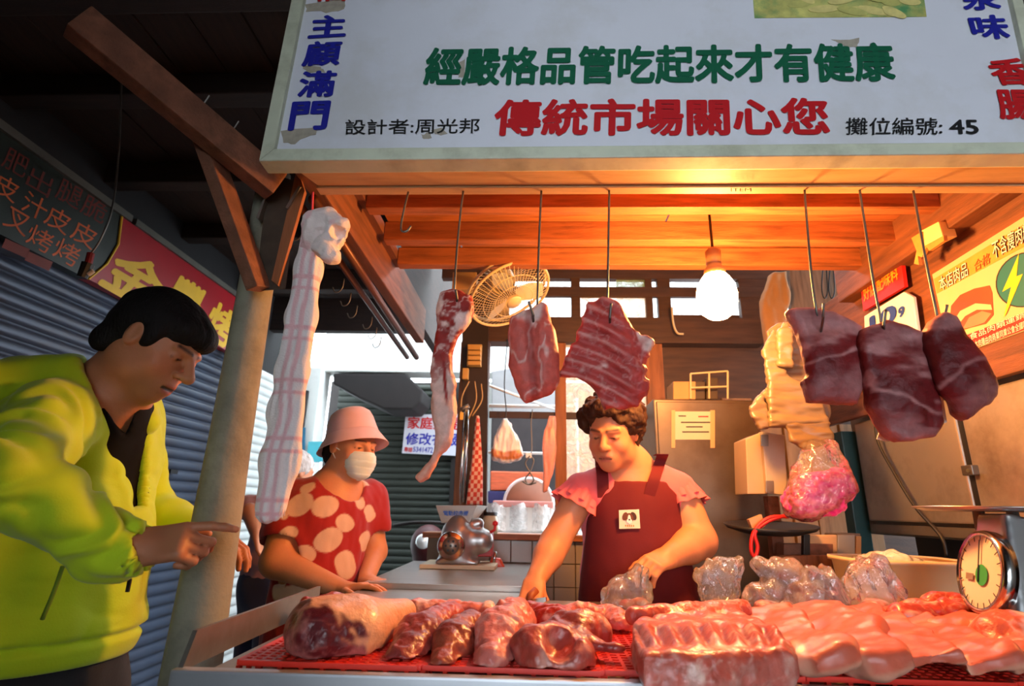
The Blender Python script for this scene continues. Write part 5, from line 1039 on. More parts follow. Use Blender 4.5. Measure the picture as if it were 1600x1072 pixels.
ap_m = M('burgundy fabric', AC, 0.85, var=0.06)
def surf(x, y, Y0=1.78):                                            # front of the clothed chest at a spot
    for Y in np.arange(1.70, 2.1, 0.004):
        p = P(x, y, Y)[None]
        if min(fell(ch, (0.19, 0.137, 0.21), TB)(p)[0], fell(be, (0.197, 0.161, 0.24), TB)(p)[0], fcap(nk+V(0, 0, -0.05), rsh, 0.053, 0.066)(p)[0], fcap(nk+V(0, 0, -0.05), lsh, 0.053, 0.066)(p)[0]) < 0: return p[0]
    return P(x, y, 1.86)
for pts in (((943, 778), (941, 752), (940, 740), (938, 728), (937, 714)), ((1014, 776), (1020, 752), (1024, 740), (1030, 722), (1034, 710))):
    c_ = [surf(*q)+V(0, -0.016, 0) for q in pts]; c_.append(c_[-1]+V(0, 0.07, 0.0)); c_[0] = c_[0]+V(0, 0.018, 0); c_ = fine(c_, 3)
    MB().grid([[p_+V(s_*0.019, 0, 0)*1.0 for p_ in c_] for s_ in (-1, -0.4, 0.4, 1)]).put('strap', ap_m, apo, True)
pt = empty('patch', surf(983, 823), None); pt.parent = apo; WO[pt] = surf(983, 823); pt.location = WO[pt]-WO[apo]
pn = nz((-0.12, -1, 0)); pc_ = surf(983, 811)+pn*0.014
def pp(x, z, o): return pc_+Sd*-0+V(x, -0.12*x, z)+pn*o
def disc(nm, x, z, rx, rz, o, mt, rot=0): MB().slab([pp(x+rx*math.cos(t)*math.cos(rot)-rz*math.sin(t)*math.sin(rot), z+rx*math.cos(t)*math.sin(rot)+rz*math.sin(t)*math.cos(rot), o) for t in np.linspace(0, 2*math.pi, 18, endpoint=False)], -pn*0.0005).put(nm, mt, pt)
MB().slab([pp(x, z, 0) for x, z in ((-0.032, -0.030), (0.032, -0.027), (0.031, 0.030), (-0.031, 0.026))], -pn*0.002).put('square', M('patch cloth', sr(240, 220, 190), 0.8), pt)
pbn = M('patch brown', sr(110, 60, 36), 0.8); pwh = M('patch white', sr(246, 238, 224), 0.8)
disc('print', -0.013, 0.008, 0.008, 0.013, 0.0012, pbn, -0.4); disc('print', 0.013, 0.009, 0.009, 0.013, 0.0012, M('patch dark', sr(70, 44, 34), 0.8), 0.4); disc('print', 0, 0.003, 0.013, 0.015, 0.0018, pbn)
disc('print', 0, -0.001, 0.005, 0.014, 0.0024, pwh); disc('print', 0, -0.006, 0.009, 0.007, 0.0026, pwh); disc('print', 0, -0.002, 0.003, 0.0022, 0.0032, black_m)
for dx in (-0.012, -0.006, 0, 0.006, 0.012): disc('print', dx, -0.02, 0.002, 0.003, 0.0014, M('patch ochre', sr(190, 130, 50), 0.8))
sk = SDF(); sk.u(fell(h0+V(0, 0, 0.02), (0.19, 0.15, 0.2), TB), 0.05)
for q in (1, -1): sk.chain([h0+Sd*0.09*q, h0*V(1, 1, 0)+Sd*0.085*q+V(0, 0, 0.1)], [0.1, 0.075], 0.03)
sk.put('trousers', cloth_m, bu, 0.01, sr(40, 34, 40))
# knife in her hand
kn = empty('kitchen_knife', P(830, 942, 1.72), 'wooden handled knife in the butcher\'s hand', 'knife')
k0, k1 = P(838, 922, 1.74), P(820, 940, 1.715); MB().tube([k0, (k0+k1)/2, P(827, 942, 1.71)], [0.011, 0.012, 0.010], 10).put('handle', M('knife wood', sr(150, 76, 40), 0.5), kn, True)
kb0, kb1 = P(828, 943, 1.71), P(853, 962, 1.55)
MB().slab([kb0+V(0, 0, 0.012), kb0+V(0, 0, -0.012), V(kb1[0], kb1[1], 0.895), V(kb1[0], kb1[1], 0.905)], (0.0025, 0, 0)).put('blade', chrome, kn)

# ---- a passer-by in the lane
pa = person((-1.30, 3.0, 0), 'grey haired passer-by in dark clothes in the lane behind the towel')
F = nz((0.55, 0.83, 0)); Sd = nz(np.cross(F, (0, 0, 1))); TB = np.stack([Sd, F, V(0, 0, 1)], 1)
hd = P(462, 738, 3.0); ch = V(hd[0]-0.05, 3.0, 1.02); be = V(hd[0]-0.06, 3.0, 0.8)
b = SDF(); T, HR = head(b, hd, (0.6, 0.75, -0.2), (0, 0, 1), 0.95)
rsh, rel, rwr = ch+V(-0.17, -0.02, 0.08), P(390, 800, 2.9), P(402, 838, 2.8)
b.u(fcap(T(0, -0.03, -0.05), ch+V(0, 0, 0.15), 0.05, 0.06), 0.03).u(fell(ch, (0.16, 0.1, 0.17), TB), 0.05).u(fell(be, (0.16, 0.12, 0.2), TB), 0.05).u(fcap(ch+V(0, 0, 0.12), rsh, 0.05), 0.04)
b.chain([rsh, rel, rwr], [0.045, 0.04, 0.028], 0.02); hand(b, rwr, nz((0.4, -0.2, -0.9)), (1, 0, 0), (0.3, 0.3, 0.3, 0.3), 1, 0.9)
for q in (1, -1): b.chain([be+Sd*0.08*q, V(be[0], be[1], 0.05)+Sd*0.08*q], [0.09, 0.045], 0.03)
b.put('body', skin_m, pa, 0.006, colf=lambda p, n: np.tile(SKIN*V(1, 0.9, 0.85), (len(p), 1)))
hs = SDF(); hs.u(fell(T(0, -0.02, 0.04), (0.088, 0.105, 0.085), HR), 0.02).u(fell(T(0, -0.06, 0.0), (0.078, 0.06, 0.07), HR), 0.03); hs.cut(fell(T(0, 0.11, -0.04), (0.2, 0.08, 0.1), HR), 0.008)
hs.put('hair', hair_m, pa, 0.006, sr(196, 190, 186), ndisp(0.004, 50))
s = SDF(); s.u(fell(ch, (0.175, 0.115, 0.18), TB), 0.05).u(fell(be, (0.172, 0.132, 0.2), TB), 0.05).u(fcap(ch+V(0, 0, 0.1), rsh, 0.06, 0.06), 0.04).u(fcap(rsh, (rsh+rel)/2, 0.06, 0.055), 0.02)
s.put('shirt', cloth_m, pa, 0.008, sr(190, 130, 128), fold(0.005, 12, 2))
s = SDF(); s.u(fell(be+V(0, 0, -0.08), (0.18, 0.14, 0.18), TB), 0.05)
for q in (1, -1): s.chain([be+Sd*0.08*q+V(0, 0, -0.08), V(be[0], be[1], 0.1)+Sd*0.08*q], [0.1, 0.06], 0.03)
s.put('trousers', cloth_m, pa, 0.01, sr(34, 36, 66))
# ------------------------------------------------------------------ meat
dry_m = M('hanging meat', attr=True, rough=0.5, var=0.2, scale=55, bump=0.5, bscale=110, sss=0.05, coat=0.0, spec=0.25)
meat_m = M('raw meat', attr=True, rough=0.36, var=0.2, scale=55, bump=0.55, bscale=120, sss=0.06, coat=0.18, spec=0.45)
fat_m = M('pale meat', attr=True, rough=0.4, var=0.12, scale=45, bump=0.2, bscale=110, sss=0.1, coat=0.1)
LEAN = np.array(sr(150, 40, 34)); DKL = np.array(sr(96, 26, 30)); PINK = np.array(sr(205, 104, 92)); FAT = np.array(sr(226, 190, 180)); RIND = np.array(sr(222, 160, 118)); ROSE = np.array(sr(206, 118, 108))
def mcol_(lean, fat, sc=14, t=(0.25, 0.6), seed=0.0, veins=0.5, st=(1, 1, 1), dark=None):
    def f(p, n):
        m = sstep(t[0], t[1], fbm(p, sc, 4, seed, st)); v = sstep(0.86, 0.99, 1-np.abs(fbm(p, sc*1.7, 3, seed+9, st)))*veins; m = np.maximum(m, v)[:, None]
        c = lean*(1-m)+fat*m
        if dark is not None: d = sstep(0.1, 0.5, fbm(p, sc*0.7, 2, seed+20))[:, None]; c = c*(1-d*0.6)+dark*d*0.6
        return c*(1+0.10*fbm(p, 60, 2, seed)[:, None])
    return f
Y1 = 1.117
def hook(nm, pts, tip, label, group='meat hooks', Yb=1.117):
    k = [P(x, y, Yb) for x, y in pts]
    if tip:
        a, b = tip; k += [P(pts[-1][0], pts[-1][1]+16, Yb+0.03), P((pts[-1][0]+b[0])/2, b[1]+30, Yb+0.01), P(b[0], b[1]+4, Yb-0.03), P(b[0], b[1], Yb-0.036), P(a[0], a[1], Yb-0.045)]
    h = MB().tube(fine(k, 5), 0.0026, 8).put(nm, iron, None, True); tag(h, label, 'hook', group); return h
hook('meat_hook', ((724, 298), (720, 330), (714, 390), (710, 456)), ((712, 452), (714, 466)), 'long wire hook carrying the pork shank at the far left')
hook('meat_hook', ((846, 298), (843, 360), (841, 420), (840, 474)), ((826, 471), (833, 492)), 'long wire hook carrying the narrow loin')
hook('meat_hook', ((952, 298), (951, 360), (950, 420), (949, 474)), ((955, 474), (953, 496)), 'long wire hook carrying the rack of ribs')
hook('meat_hook', ((1257, 296), (1261, 350), (1268, 430), (1276, 490)), ((1287, 474), (1286, 494)), 'long wire hook carrying the dark meat nearest the bulb')
hook('meat_hook', ((1343, 296), (1351, 350), (1363, 430), (1377, 506)), ((1384, 484), (1381, 508)), 'long wire hook carrying the largest dark meat')
hook('meat_hook', ((1427, 298), (1436, 350), (1451, 430), (1465, 498)), ((1480, 476), (1476, 494)), 'long wire hook carrying the meat in front of the poster')
hook('meat_hook', ((638, 300), (632, 325), (627, 350), (628, 361), (636, 361), (642, 353)), None, 'short empty wire hook at the left of the canopy')
# a pork shank with its strip of skin
s = SDF()
s.u(pixprism(((689, 459), (710, 455), (722, 456), (727, 463), (737, 464), (739, 484), (731, 504), (716, 524), (709, 544), (707, 558), (712, 600), (711, 621), (714, 648), (707, 668), (694, 702), (680, 729), (670, 746), (657, 753), (650, 746), (658, 737), (672, 722), (680, 695), (682, 675), (677, 642), (674, 601), (672, 574), (677, 548), (682, 527), (684, 501), (687, 477)), Y1, 0.017, 0.012))
s.u(fell(P(710, 485, Y1-0.004), (0.032, 0.026, 0.04)), 0.02).u(fcap(P(692, 640, Y1), P(694, 690, Y1), 0.018, 0.013), 0.02)
def shank_col(p, n):
    px = proj(p); c = mcol_(LEAN, FAT, 22, (0.2, 0.5), 3.0, 0.6)(p, n); low = sstep(560, 640, px[:, 1]+18*fbm(p, 20, 2, 4))[:, None]
    c = c*(1-low)+(FAT*V(0.98, 0.86, 0.8)*(1+0.06*fbm(p, 30, 2)[:, None]))*low
    stp = sstep(3.5, 1.5, np.abs(px[:, 0]-(694+(px[:, 1]-560)*0.06)+4*fbm(p, 25, 2, 8)))*sstep(640, 620, px[:, 1])*sstep(545, 565, px[:, 1]); c = c*(1-stp[:, None])+LEAN*stp[:, None]
    tail = sstep(660, 740, px[:, 1])[:, None]; return c*(1-tail*0.5)+RIND*V(1, 0.62, 0.5)*tail*0.5
tag(s.put('pork_shank', dry_m, None, 0.003, disp=ndisp(0.004, 30, 3, 2), colf=shank_col), 'hanging pork shank ending in a long curved strip of skin', 'meat', 'hanging cuts of meat')
# loin
s = SDF(); s.u(pixprism(((796, 504), (799, 497), (818, 488), (835, 484), (846, 475), (855, 479), (861, 497), (863, 534), (868, 561), (872, 588), (868, 601), (860, 615), (841, 624), (821, 630), (813, 621), (808, 601), (801, 588), (795, 571), (798, 541), (799, 517)), Y1, 0.022, 0.016))
s.u(fcap(P(848, 520, Y1-0.012), P(852, 590, Y1-0.012), 0.026), 0.02).u(fcap(P(812, 520, Y1-0.008), P(822, 595, Y1-0.008), 0.022), 0.012)
s.cut(fcap(P(828, 500, Y1-0.042), P(836, 620, Y1-0.042), 0.013), 0.01)
def loin_col(p, n):
    px = proj(p); c = mcol_(PINK*V(0.92, 0.75, 0.75), FAT, 16, (0.15, 0.6), 5.0, 0.6, (1, 1, 0.4))(p, n); g = sstep(9, 3, np.abs(px[:, 0]-(826+(px[:, 1]-500)*0.07)+3*fbm(p, 20, 2)))[:, None]; return c*(1-g*0.6)+LEAN*0.8*g*0.6
tag(s.put('pork_loin', dry_m, None, 0.003, disp=ndisp(0.003, 28, 3, 6), colf=loin_col), 'hanging narrow pork loin with a seam down its middle', 'meat', 'hanging cuts of meat')
# rack of ribs
ribpoly = ((918, 472), (942, 471), (962, 480), (976, 501), (992, 517), (1008, 529), (1019, 531), (1021, 538), (1013, 553), (1006, 575), (1001, 595), (1011, 596), (1006, 610), (999, 618), (998, 633), (976, 639), (959, 635), (944, 642), (939, 622), (922, 601), (902, 590), (875, 588), (877, 575), (888, 549), (900, 534), (902, 516), (910, 501), (915, 484))
s = SDF(); s.u(pixprism(ribpoly, Y1, 0.016, 0.01)).u(fcap(P(950, 490, Y1), P(985, 600, Y1), 0.022, 0.026), 0.03)
def rib_ph(p): px = proj(p); return ((px[:, 1]-470)-(px[:, 0]-900)*0.42+6*np.sin((px[:, 0]-880)*0.03))/23.0
def rib_disp(p, n):
    r = np.sin(2*math.pi*rib_ph(p)); fr = sstep(0.2, -0.4, n[:, 1]); px = proj(p); lft = sstep(990, 950, px[:, 0]-(px[:, 1]-480)*0.15)
    return n*(0.0035*r*fr*lft+0.003*fbm(p, 35, 3, 4)+0.006*sstep(975, 1005, px[:, 0])*fbm(p, 60, 2, 1))[:, None]
def rib_col(p, n):
    r = np.sin(2*math.pi*rib_ph(p)); px = proj(p); lft = sstep(985, 945, px[:, 0]-(px[:, 1]-480)*0.15); c = mcol_(np.array(sr(178, 66, 62)), FAT, 20, (0.3, 0.8), 7.0, 0.2, (1, 1, 1))(p, n)
    m = (sstep(0.45, 0.95, r+0.3*fbm(p, 25, 2))*lft*0.32)[:, None]; d = (sstep(-0.2, -0.9, r)*lft*0.15)[:, None]; c = c*(1-m)+FAT*V(0.95, 0.8, 0.78)*m; return c*(1-d)+DKL*d
tag(s.put('rib_rack', dry_m, None, 0.0028, disp=rib_disp, colf=rib_col), 'hanging rack of pork ribs in front of the butcher', 'meat', 'hanging cuts of meat')
# three dark cuts on the right
def cutcol(poly, Yc, sd):
    q = np.array([P(x, y, Yc) for x, y in poly]); z0, z1, xm = q[:, 2].min(), q[:, 2].max(), q[:, 0].mean()
    def f(p, n):
        v = (p[:, 2]-z0)/(z1-z0)+0.26*fbm(p, 8, 3, sd*7)-2.2*(p[:, 0]-xm)*(1 if sd != 2 else -0.6); s_ = fbm(p, 24, 4, sd*5, (0.5, 1, 1.5)); lean = np.array(sr(128, 32, 34))*(1+0.35*fbm(p, 14, 3, sd)[:, None])
        m = np.maximum(sstep(0.66, 0.9, v+0.22*s_)*0.75, sstep(0.05, 0.0, np.abs(v-0.52+0.04*sd+0.05*s_))*0.7); m = np.maximum(m, sstep(0.24, 0.1, v+0.16*s_)*0.5)*(0.75+0.5*s_); m = np.clip(m*0.95, 0, 0.75)[:, None]
        return lean*0.6*(1-m)+np.array(sr(190, 132, 130))*m
    return f
for nm, poly, Yc, lb, sd in (('beef_cut', ((1229, 487), (1263, 483), (1295, 489), (1336, 508), (1347, 512), (1341, 534), (1341, 567), (1343, 604), (1336, 633), (1312, 631), (1287, 627), (1263, 629), (1254, 596), (1267, 592), (1263, 559), (1252, 534), (1240, 510)), Y1+0.02, 'hanging dark cut with a white fat seam nearest the bulb', 1.0),
                       ('beef_cut', ((1345, 514), (1382, 500), (1410, 510), (1437, 522), (1441, 547), (1451, 575), (1462, 621), (1466, 662), (1455, 684), (1435, 684), (1402, 692), (1382, 678), (1361, 641), (1353, 608), (1345, 567), (1341, 534)), Y1-0.01, 'largest hanging dark cut in front of the calendar', 2.0),
                       ('beef_cut', ((1441, 526), (1455, 502), (1468, 491), (1488, 497), (1501, 522), (1509, 543), (1525, 575), (1552, 604), (1552, 621), (1529, 637), (1507, 658), (1492, 645), (1488, 616), (1472, 592), (1455, 567), (1444, 547)), Y1-0.03, 'hanging dark cut tapering in front of the poster', 3.0)):
    s = SDF(); s.u(pixprism(poly, Yc, 0.021, 0.014)); cc = np.mean([P(x, y, Yc) for x, y in poly], 0); s.u(fell(cc+V(0.0, -0.012, -0.02), (0.05, 0.024, 0.06), roty(0.3)), 0.03)
    tag(s.put(nm, dry_m, None, 0.003, disp=ndisp(0.0045, 22, 3, sd*3), colf=cutcol(poly, Yc, sd)), lb, 'meat', 'hanging cuts of meat')
# a strip of skin hanging in the window
s = SDF(); s.u(pixprism(((858, 650), (868, 650), (870, 700), (864, 740), (854, 768), (848, 770), (850, 735), (847, 700), (850, 672)), 2.62, 0.012, 0.008))
tag(s.put('pork_skin', fat_m, None, 0.004, sr(230, 150, 130), ndisp(0.004, 40, 2, 0, (1, 1, 0.3))), 'pink strip of pork skin hanging at the window mullion', 'meat')
tag(MB().slab([P(x, y, 1.14) for x, y in ((1370, 686), (1388, 690), (1480, 660), (1470, 600), (1440, 560), (1400, 600))], (0, 0.002, 0)).put('price_sheet', M('white paper', sr(236, 222, 206), 0.7, var=0.04), None), 'white paper sheet hanging behind the largest dark cut', 'paper')
# ---- pieces on the counter
ZG = CT+0.0115
def onz(nm, s, label, col, disp, mt=meat_m, h=0.0035, group='meat laid out on the counter', cat='meat'):
    s.cut(fbox(V(0.3, 1.2, ZG-0.1), (1.6, 1.0, 0.1), None, 0.002), 0.004)
    return tag(s.put(nm, mt, None, h, colf=col, disp=disp), label, cat, group)
s = SDF(); s.u(fell(P(524, 988, 1.06), (0.078, 0.075, 0.054)), 0.03).u(fcap(P(560, 982, 1.08), P(630, 957, 1.20), 0.05, 0.026), 0.04).u(fell(P(500, 985, 1.04), (0.05, 0.05, 0.048)), 0.03)
def leg_col(p, n):
    q = p-P(524, 988, 1.06); cutf = sstep(-0.1, 0.15, -(n @ nz((0.55, 0.75, 0.25)))-0.15+0.25*fbm(p, 18, 2, 3)); c1 = mcol_(DKL*V(1.1, 1.1, 1.1), np.array(sr(170, 96, 90)), 20, (0.2, 0.6), 2.0, 0.4)(p, n); c2 = RIND*(1+0.08*fbm(p, 14, 3)[:, None]); return c2*(1-cutf[:, None])+c1*cutf[:, None]
onz('pork_hock', s, 'pork leg with rind and a dark cut face at the left of the counter', leg_col, lambda p, n: n*(0.006*fbm(p, 22, 3, 1)*sstep(0.2, -0.2, n @ nz((0.55, 0.75, 0.25))))[:, None])
def lump(nm, caps, label, lean, fat, seed, sc=18, amp=0.005, t=(0.3, 0.8), veins=0.4, mt=meat_m, dark=None, sq=None, k=0.02):
    s = SDF()
    for (x0, y0, d0, r0, x1, y1, d1, r1) in caps: s.u(fcap(P(x0, y0, d0), P(x1, y1, d1), r0, r1, sq), k)
    return onz(nm, s, label, mcol_(lean, fat, sc, t, seed, veins, (1, 1, 1), dark), ndisp2(amp, seed), mt)
def ndisp2(amp, seed): return lambda p, n: n*(amp*fbm(p, 24, 3, seed)+0.0022*fbm(p, 85, 2, seed)-0.003*sstep(0.8, 1.0, 1-np.abs(fbm(p, 14, 2, seed+3))))[:, None]
BR = np.array(sr(150, 66, 50))
lump('pork_lung', ((700, 966, 1.24, 0.034, 655, 1000, 1.10, 0.042), (655, 1000, 1.10, 0.042, 630, 1030, 1.02, 0.032)), 'long reddish lung lobe beside the pork leg', np.array(sr(168, 70, 60)), PINK, 4.1, dark=DKL)
lump('pork_lung', ((652, 962, 1.34, 0.034, 760, 962, 1.34, 0.03),), 'smooth pink lung lying crosswise behind the offal', ROSE, FAT, 5.2, 14)
lump('pork_liver', ((738, 982, 1.16, 0.034, 706, 1010, 1.06, 0.035), (706, 1010, 1.06, 0.035, 692, 1038, 0.99, 0.022)), 'brown tongue shaped offal between the lung and the pale stomach', BR, np.array(sr(190, 110, 80)), 6.3, 24, dark=DKL)
lump('pork_stomach', ((806, 966, 1.22, 0.04, 785, 1000, 1.09, 0.05), (785, 1000, 1.09, 0.05, 766, 1036, 1.0, 0.03)), 'plump pale pink stomach in the middle of the offal', ROSE*V(1.02, 0.9, 0.86), FAT, 7.4, 12)
s = SDF(); s.u(fell(P(864, 1010, 1.05), (0.05, 0.05, 0.042)), 0.02).u(fcap(P(885, 990, 1.12), P(930, 985, 1.14), 0.04, 0.03), 0.02).u(fell(P(896, 1030, 1.0), (0.036, 0.03, 0.034)), 0.015).u(fcap(P(905, 1000, 1.07), P(965, 1012, 1.04), 0.026, 0.012, (V(0, 0, 1), 0.6)), 0.02).u(fcap(P(830, 1005, 1.02), P(850, 1035, 0.99), 0.03), 0.02)
s.cut(fell(P(876, 1000, 1.0), (0.022, 0.04, 0.026), roty(0.4)), 0.015)
onz('pork_heart', s, 'folded red offal with an open cavity left of the rib slab', mcol_(np.array(sr(176, 70, 58)), np.array(sr(206, 140, 124)), 18, (0.45, 0.95), 8.5, 0.35, (1, 1, 1), DKL), ndisp(0.007, 26, 3, 8.5))
lump('meat_scrap', ((800, 948, 1.42, 0.02, 830, 952, 1.42, 0.02),), 'small dark red scrap by the knife', LEAN, PINK, 1.5, 30, k=0.01)
lump('meat_scrap', ((830, 962, 1.32, 0.028, 880, 972, 1.28, 0.03),), 'red trimming behind the folded offal', LEAN*1.2, FAT, 2.5, 26)
lump('meat_scrap', ((890, 966, 1.34, 0.03, 940, 966, 1.34, 0.03), (920, 960, 1.34, 0.012, 906, 952, 1.34, 0.008)), 'pinkish trimming with a nub behind the folded offal', PINK, FAT, 3.5, 24)
lump('meat_scrap', ((950, 962, 1.36, 0.022, 972, 974, 1.28, 0.026),), 'pale trimming touching the rib slab', ROSE*1.1, FAT, 4.5, 24)
lump('meat_scrap', ((600, 958, 1.42, 0.022, 520, 948, 1.36, 0.024), (480, 950, 1.3, 0.02, 520, 948, 1.36, 0.024)), 'dark red trimming lying behind the pork leg', LEAN, PINK, 9.5, 26)
# rib slab lying on the grate
FL = np.stack([V(1, 0, 0), V(0, 0, 1), V(0, 1, 0)], 1)
def flat(pix, z, t, r): q = np.array([PZ(x, y, z) for x, y in pix]); return fprism(q[:, :2], (0, 0, z-t), FL, t, r)
s = SDF(); zt_ = ZG+0.055
s.u(flat(((985, 968), (1060, 955), (1150, 950), (1195, 968), (1244, 1000), (1238, 1012), (1120, 1020), (1002, 1018), (990, 992)), zt_, 0.0275, 0.014)).u(fcap(PZ(990, 962, zt_-0.005), PZ(1160, 952, zt_-0.005), 0.018), 0.02)
def sl_ph(p): px = proj(p); return (px[:, 0]-(px[:, 1]-960)*0.55)/33.0
def sl_disp(p, n): r = np.sin(2*math.pi*sl_ph(p)); top = sstep(0.4, 0.8, n[:, 2]); px = proj(p); mid = sstep(972, 982, px[:, 1])*sstep(1012, 1000, px[:, 1]); return n*(0.007*r*top*mid+0.004*fbm(p, 30, 3, 2))[:, None]
def sl_col(p, n):
    c = mcol_(np.array(sr(196, 84, 66)), FAT*V(1, 0.9, 0.8), 22, (0.25, 0.7), 6.0, 0.5)(p, n); r = np.sin(2*math.pi*sl_ph(p)); px = proj(p); mid = sstep(972, 982, px[:, 1])*sstep(1012, 1000, px[:, 1])*sstep(0.3, 0.7, n[:, 2])
    d = (sstep(-0.1, -0.9, r)*mid*0.6)[:, None]; c = c*(1-d)+LEAN*0.8*d; sd = sstep(0.35, 0.0, n[:, 2])*sstep(ZG+0.05, ZG+0.03, p[:, 2]+0.006*fbm(p, 20, 2)); f2 = sd[:, None]*0.6; return c*(1-f2)+np.array(sr(196, 110, 96))*f2
onz('rib_slab', s, 'thick slab of pork ribs with a fat side lying on the red grate', sl_col, sl_disp, h=0.003)
# belly strips, each leaning on its neighbour
BEL = np.array(sr(206, 96, 70)); BFAT = np.array(sr(226, 164, 136))
for i, (a, b2, wd, lb) in enumerate((((1192, 966), (1312, 1036), 0.052, 'leftmost pork belly strip beside the rib slab'), ((1262, 962), (1398, 1040), 0.055, 'second pork belly strip from the rib slab'), ((1330, 962), (1478, 1040), 0.055, 'middle pork belly strip with a pale end'), ((1395, 966), (1552, 1038), 0.055, 'fourth pork belly strip with a broad fat edge'), ((1452, 972), (1616, 1034), 0.05, 'rightmost pork belly strip near the round cut'))):
    p0, p1 = PZ(*a, ZG+0.03), PZ(*b2, ZG+0.028); s = SDF(); ax = nz(p1-p0+V(0, 0, -0.012)); sd = nz(np.cross(ax, (0, 0, 1))); up = np.cross(sd, ax); tl = 0.26; sd2 = sd*math.cos(tl)-up*math.sin(tl); up2 = np.cross(sd2, ax); L = np.linalg.norm(p1-p0)/2; c0 = (p0+p1)/2
    LR = np.stack([sd2, up2, ax], 1); rr_ = random.Random(20+i); out = []
    for t in np.linspace(-1, 1, 9): out.append((wd*(1-0.25*max(0, t))+rr_.uniform(-0.010, 0.010), L*t*1.03+rr_.uniform(-0.012, 0.012)))
    for t in np.linspace(1, -1, 9): out.append((-wd*(1-0.2*max(0, t))+rr_.uniform(-0.010, 0.010), L*t*(1.03 if abs(t) < 1 else 0.93)))
    s.u(fprism(out, c0, LR, 0.0145, 0.010), 0.01)
    def bc_(p, n, c0=c0, sd2=sd2, up2=up2, i=i):
        u = (p-c0) @ sd2; h_ = (p-c0) @ up2; w_ = fbm(p, 12, 3, i*3); e = np.maximum(sstep(0.026, 0.044, u+0.01*w_), sstep(0.002, -0.006, h_+0.003*w_)*0.75); m = np.maximum(sstep(0.25, 0.6, fbm(p, 20, 3, i*5, (0.6, 1.6, 1)))*0.35, e)[:, None]
        return (BEL*(1-m)+BFAT*m)*(1+0.07*fbm(p, 40, 2, i)[:, None])
    onz('pork_belly', s, lb, bc_, lambda p, n, i=i: n*(0.011*fbm(p, 10, 2, i*4.0)+0.004*fbm(p, 28, 2, i))[:, None]+V(0, 0, 1)*(0.008*fbm(p, 7, 2, i*2.0)+0.006)[:, None], fat_m)
rnd = random.Random(11)
for i in range(9):
    x, y = 1430+i*17+rnd.uniform(-3, 3), 968-11*math.sin(i/8*math.pi)-(7 if i % 2 else 0)+rnd.uniform(-2, 2); d = 1.27+0.035*(i % 2); r = rnd.uniform(0.024, 0.031); a = rnd.uniform(-0.5, 0.5)
    s = SDF(); c = P(x, y, d); c[2] = max(c[2], ZG+r*0.8); s.u(fcap(c-V(0.022*math.cos(a), 0.022*math.sin(a), 0), c+V(0.022*math.cos(a), 0.022*math.sin(a), 0.004), r, r*0.9), 0.01)
    onz('meat_chunk', s, '%s lean red chunk from the left in the heap by the scale' % ORD[i], mcol_(np.array(sr(176, 60, 44)), BFAT, 22, (0.35, 0.8), i*2.0, 0.4), ndisp(0.005, 35, 2, i*1.7), group='heap of lean chunks')
s = SDF(); s.u(fell(P(1592, 1003, 1.12), (0.062, 0.06, 0.05)), 0.02).u(fcap(P(1560, 1000, 1.12), P(1600, 1030, 1.06), 0.03), 0.02)
onz('round_cut', s, 'plump pale round cut at the right end of the counter', mcol_(BEL*V(1, 0.92, 0.9), FAT, 16, (0.2, 0.6), 3.3, 0.5), ndisp(0.006, 22, 3, 3.3))
# ---- clear bags
clr = film('clear plastic', (0.92, 0.88, 0.84), 0.17, 0.07)
def clearbag(pts, Y, t, label, lumps, seed, base=None):
    e = empty('clear_bag', P(pts[0][0], max(p[1] for p in pts), Y), label, 'bag', 'clear plastic bags on the counter')
    s = SDF(); s.u(pixprism(pts, Y, t, t*0.8)); s.cut(fbox(V(0.5, 1.5, CT-0.097), (1, 1, 0.1)), 0.004); s.put('film', clr, e, 0.005, disp=lambda p, n: n*(0.03*np.abs(fbm(p, 13, 1, seed))+0.016*np.abs(fbm(p, 27, 2, seed+4))-0.012)[:, None])
    for i, (x, y, r) in enumerate(lumps):
        s = SDF(); s.u(fell(P(x, y, Y), (r*1.2, r, r*0.8)), 0.01); s.put('meat_piece', fat_m, e, 0.005, colf=mcol_(PINK, FAT, 26, (0.1, 0.5), seed+i, 0.5), disp=ndisp(0.006, 40, 2, i))
clearbag(((1094, 945), (1086, 905), (1088, 885), (1120, 878), (1158, 868), (1160, 900), (1152, 948)), 1.55, 0.03, 'upright empty clear bag beside the butcher', (), 1.0)
clearbag(((1160, 968), (1168, 930), (1188, 905), (1190, 882), (1215, 880), (1250, 895), (1256, 935), (1248, 970)), 1.45, 0.05, 'leftmost knotted clear bag of meat in the row', ((1200, 955, 0.03), (1230, 958, 0.028)), 2.0)
clearbag(((1222, 972), (1236, 935), (1250, 905), (1262, 880), (1282, 892), (1290, 878), (1310, 910), (1330, 950), (1326, 974)), 1.40, 0.05, 'middle knotted clear bag of meat in the row', ((1262, 962, 0.032), (1300, 962, 0.028)), 3.0)
clearbag(((1318, 972), (1326, 930), (1330, 900), (1346, 872), (1368, 864), (1384, 880), (1396, 910), (1416, 940), (1436, 950), (1420, 972)), 1.40, 0.05, 'rightmost clear bag with red meat beside the tub', ((1368, 955, 0.034), (1398, 962, 0.028), (1345, 962, 0.026)), 4.0)
clearbag(((932, 948), (948, 924), (972, 898), (1000, 882), (1012, 888), (1014, 910), (1012, 940), (1022, 962), (985, 968), (955, 960)), 1.66, 0.04, 'clear bag with pink meat held in the butcher\'s hand', ((985, 950, 0.03), (1000, 945, 0.022)), 5.0)
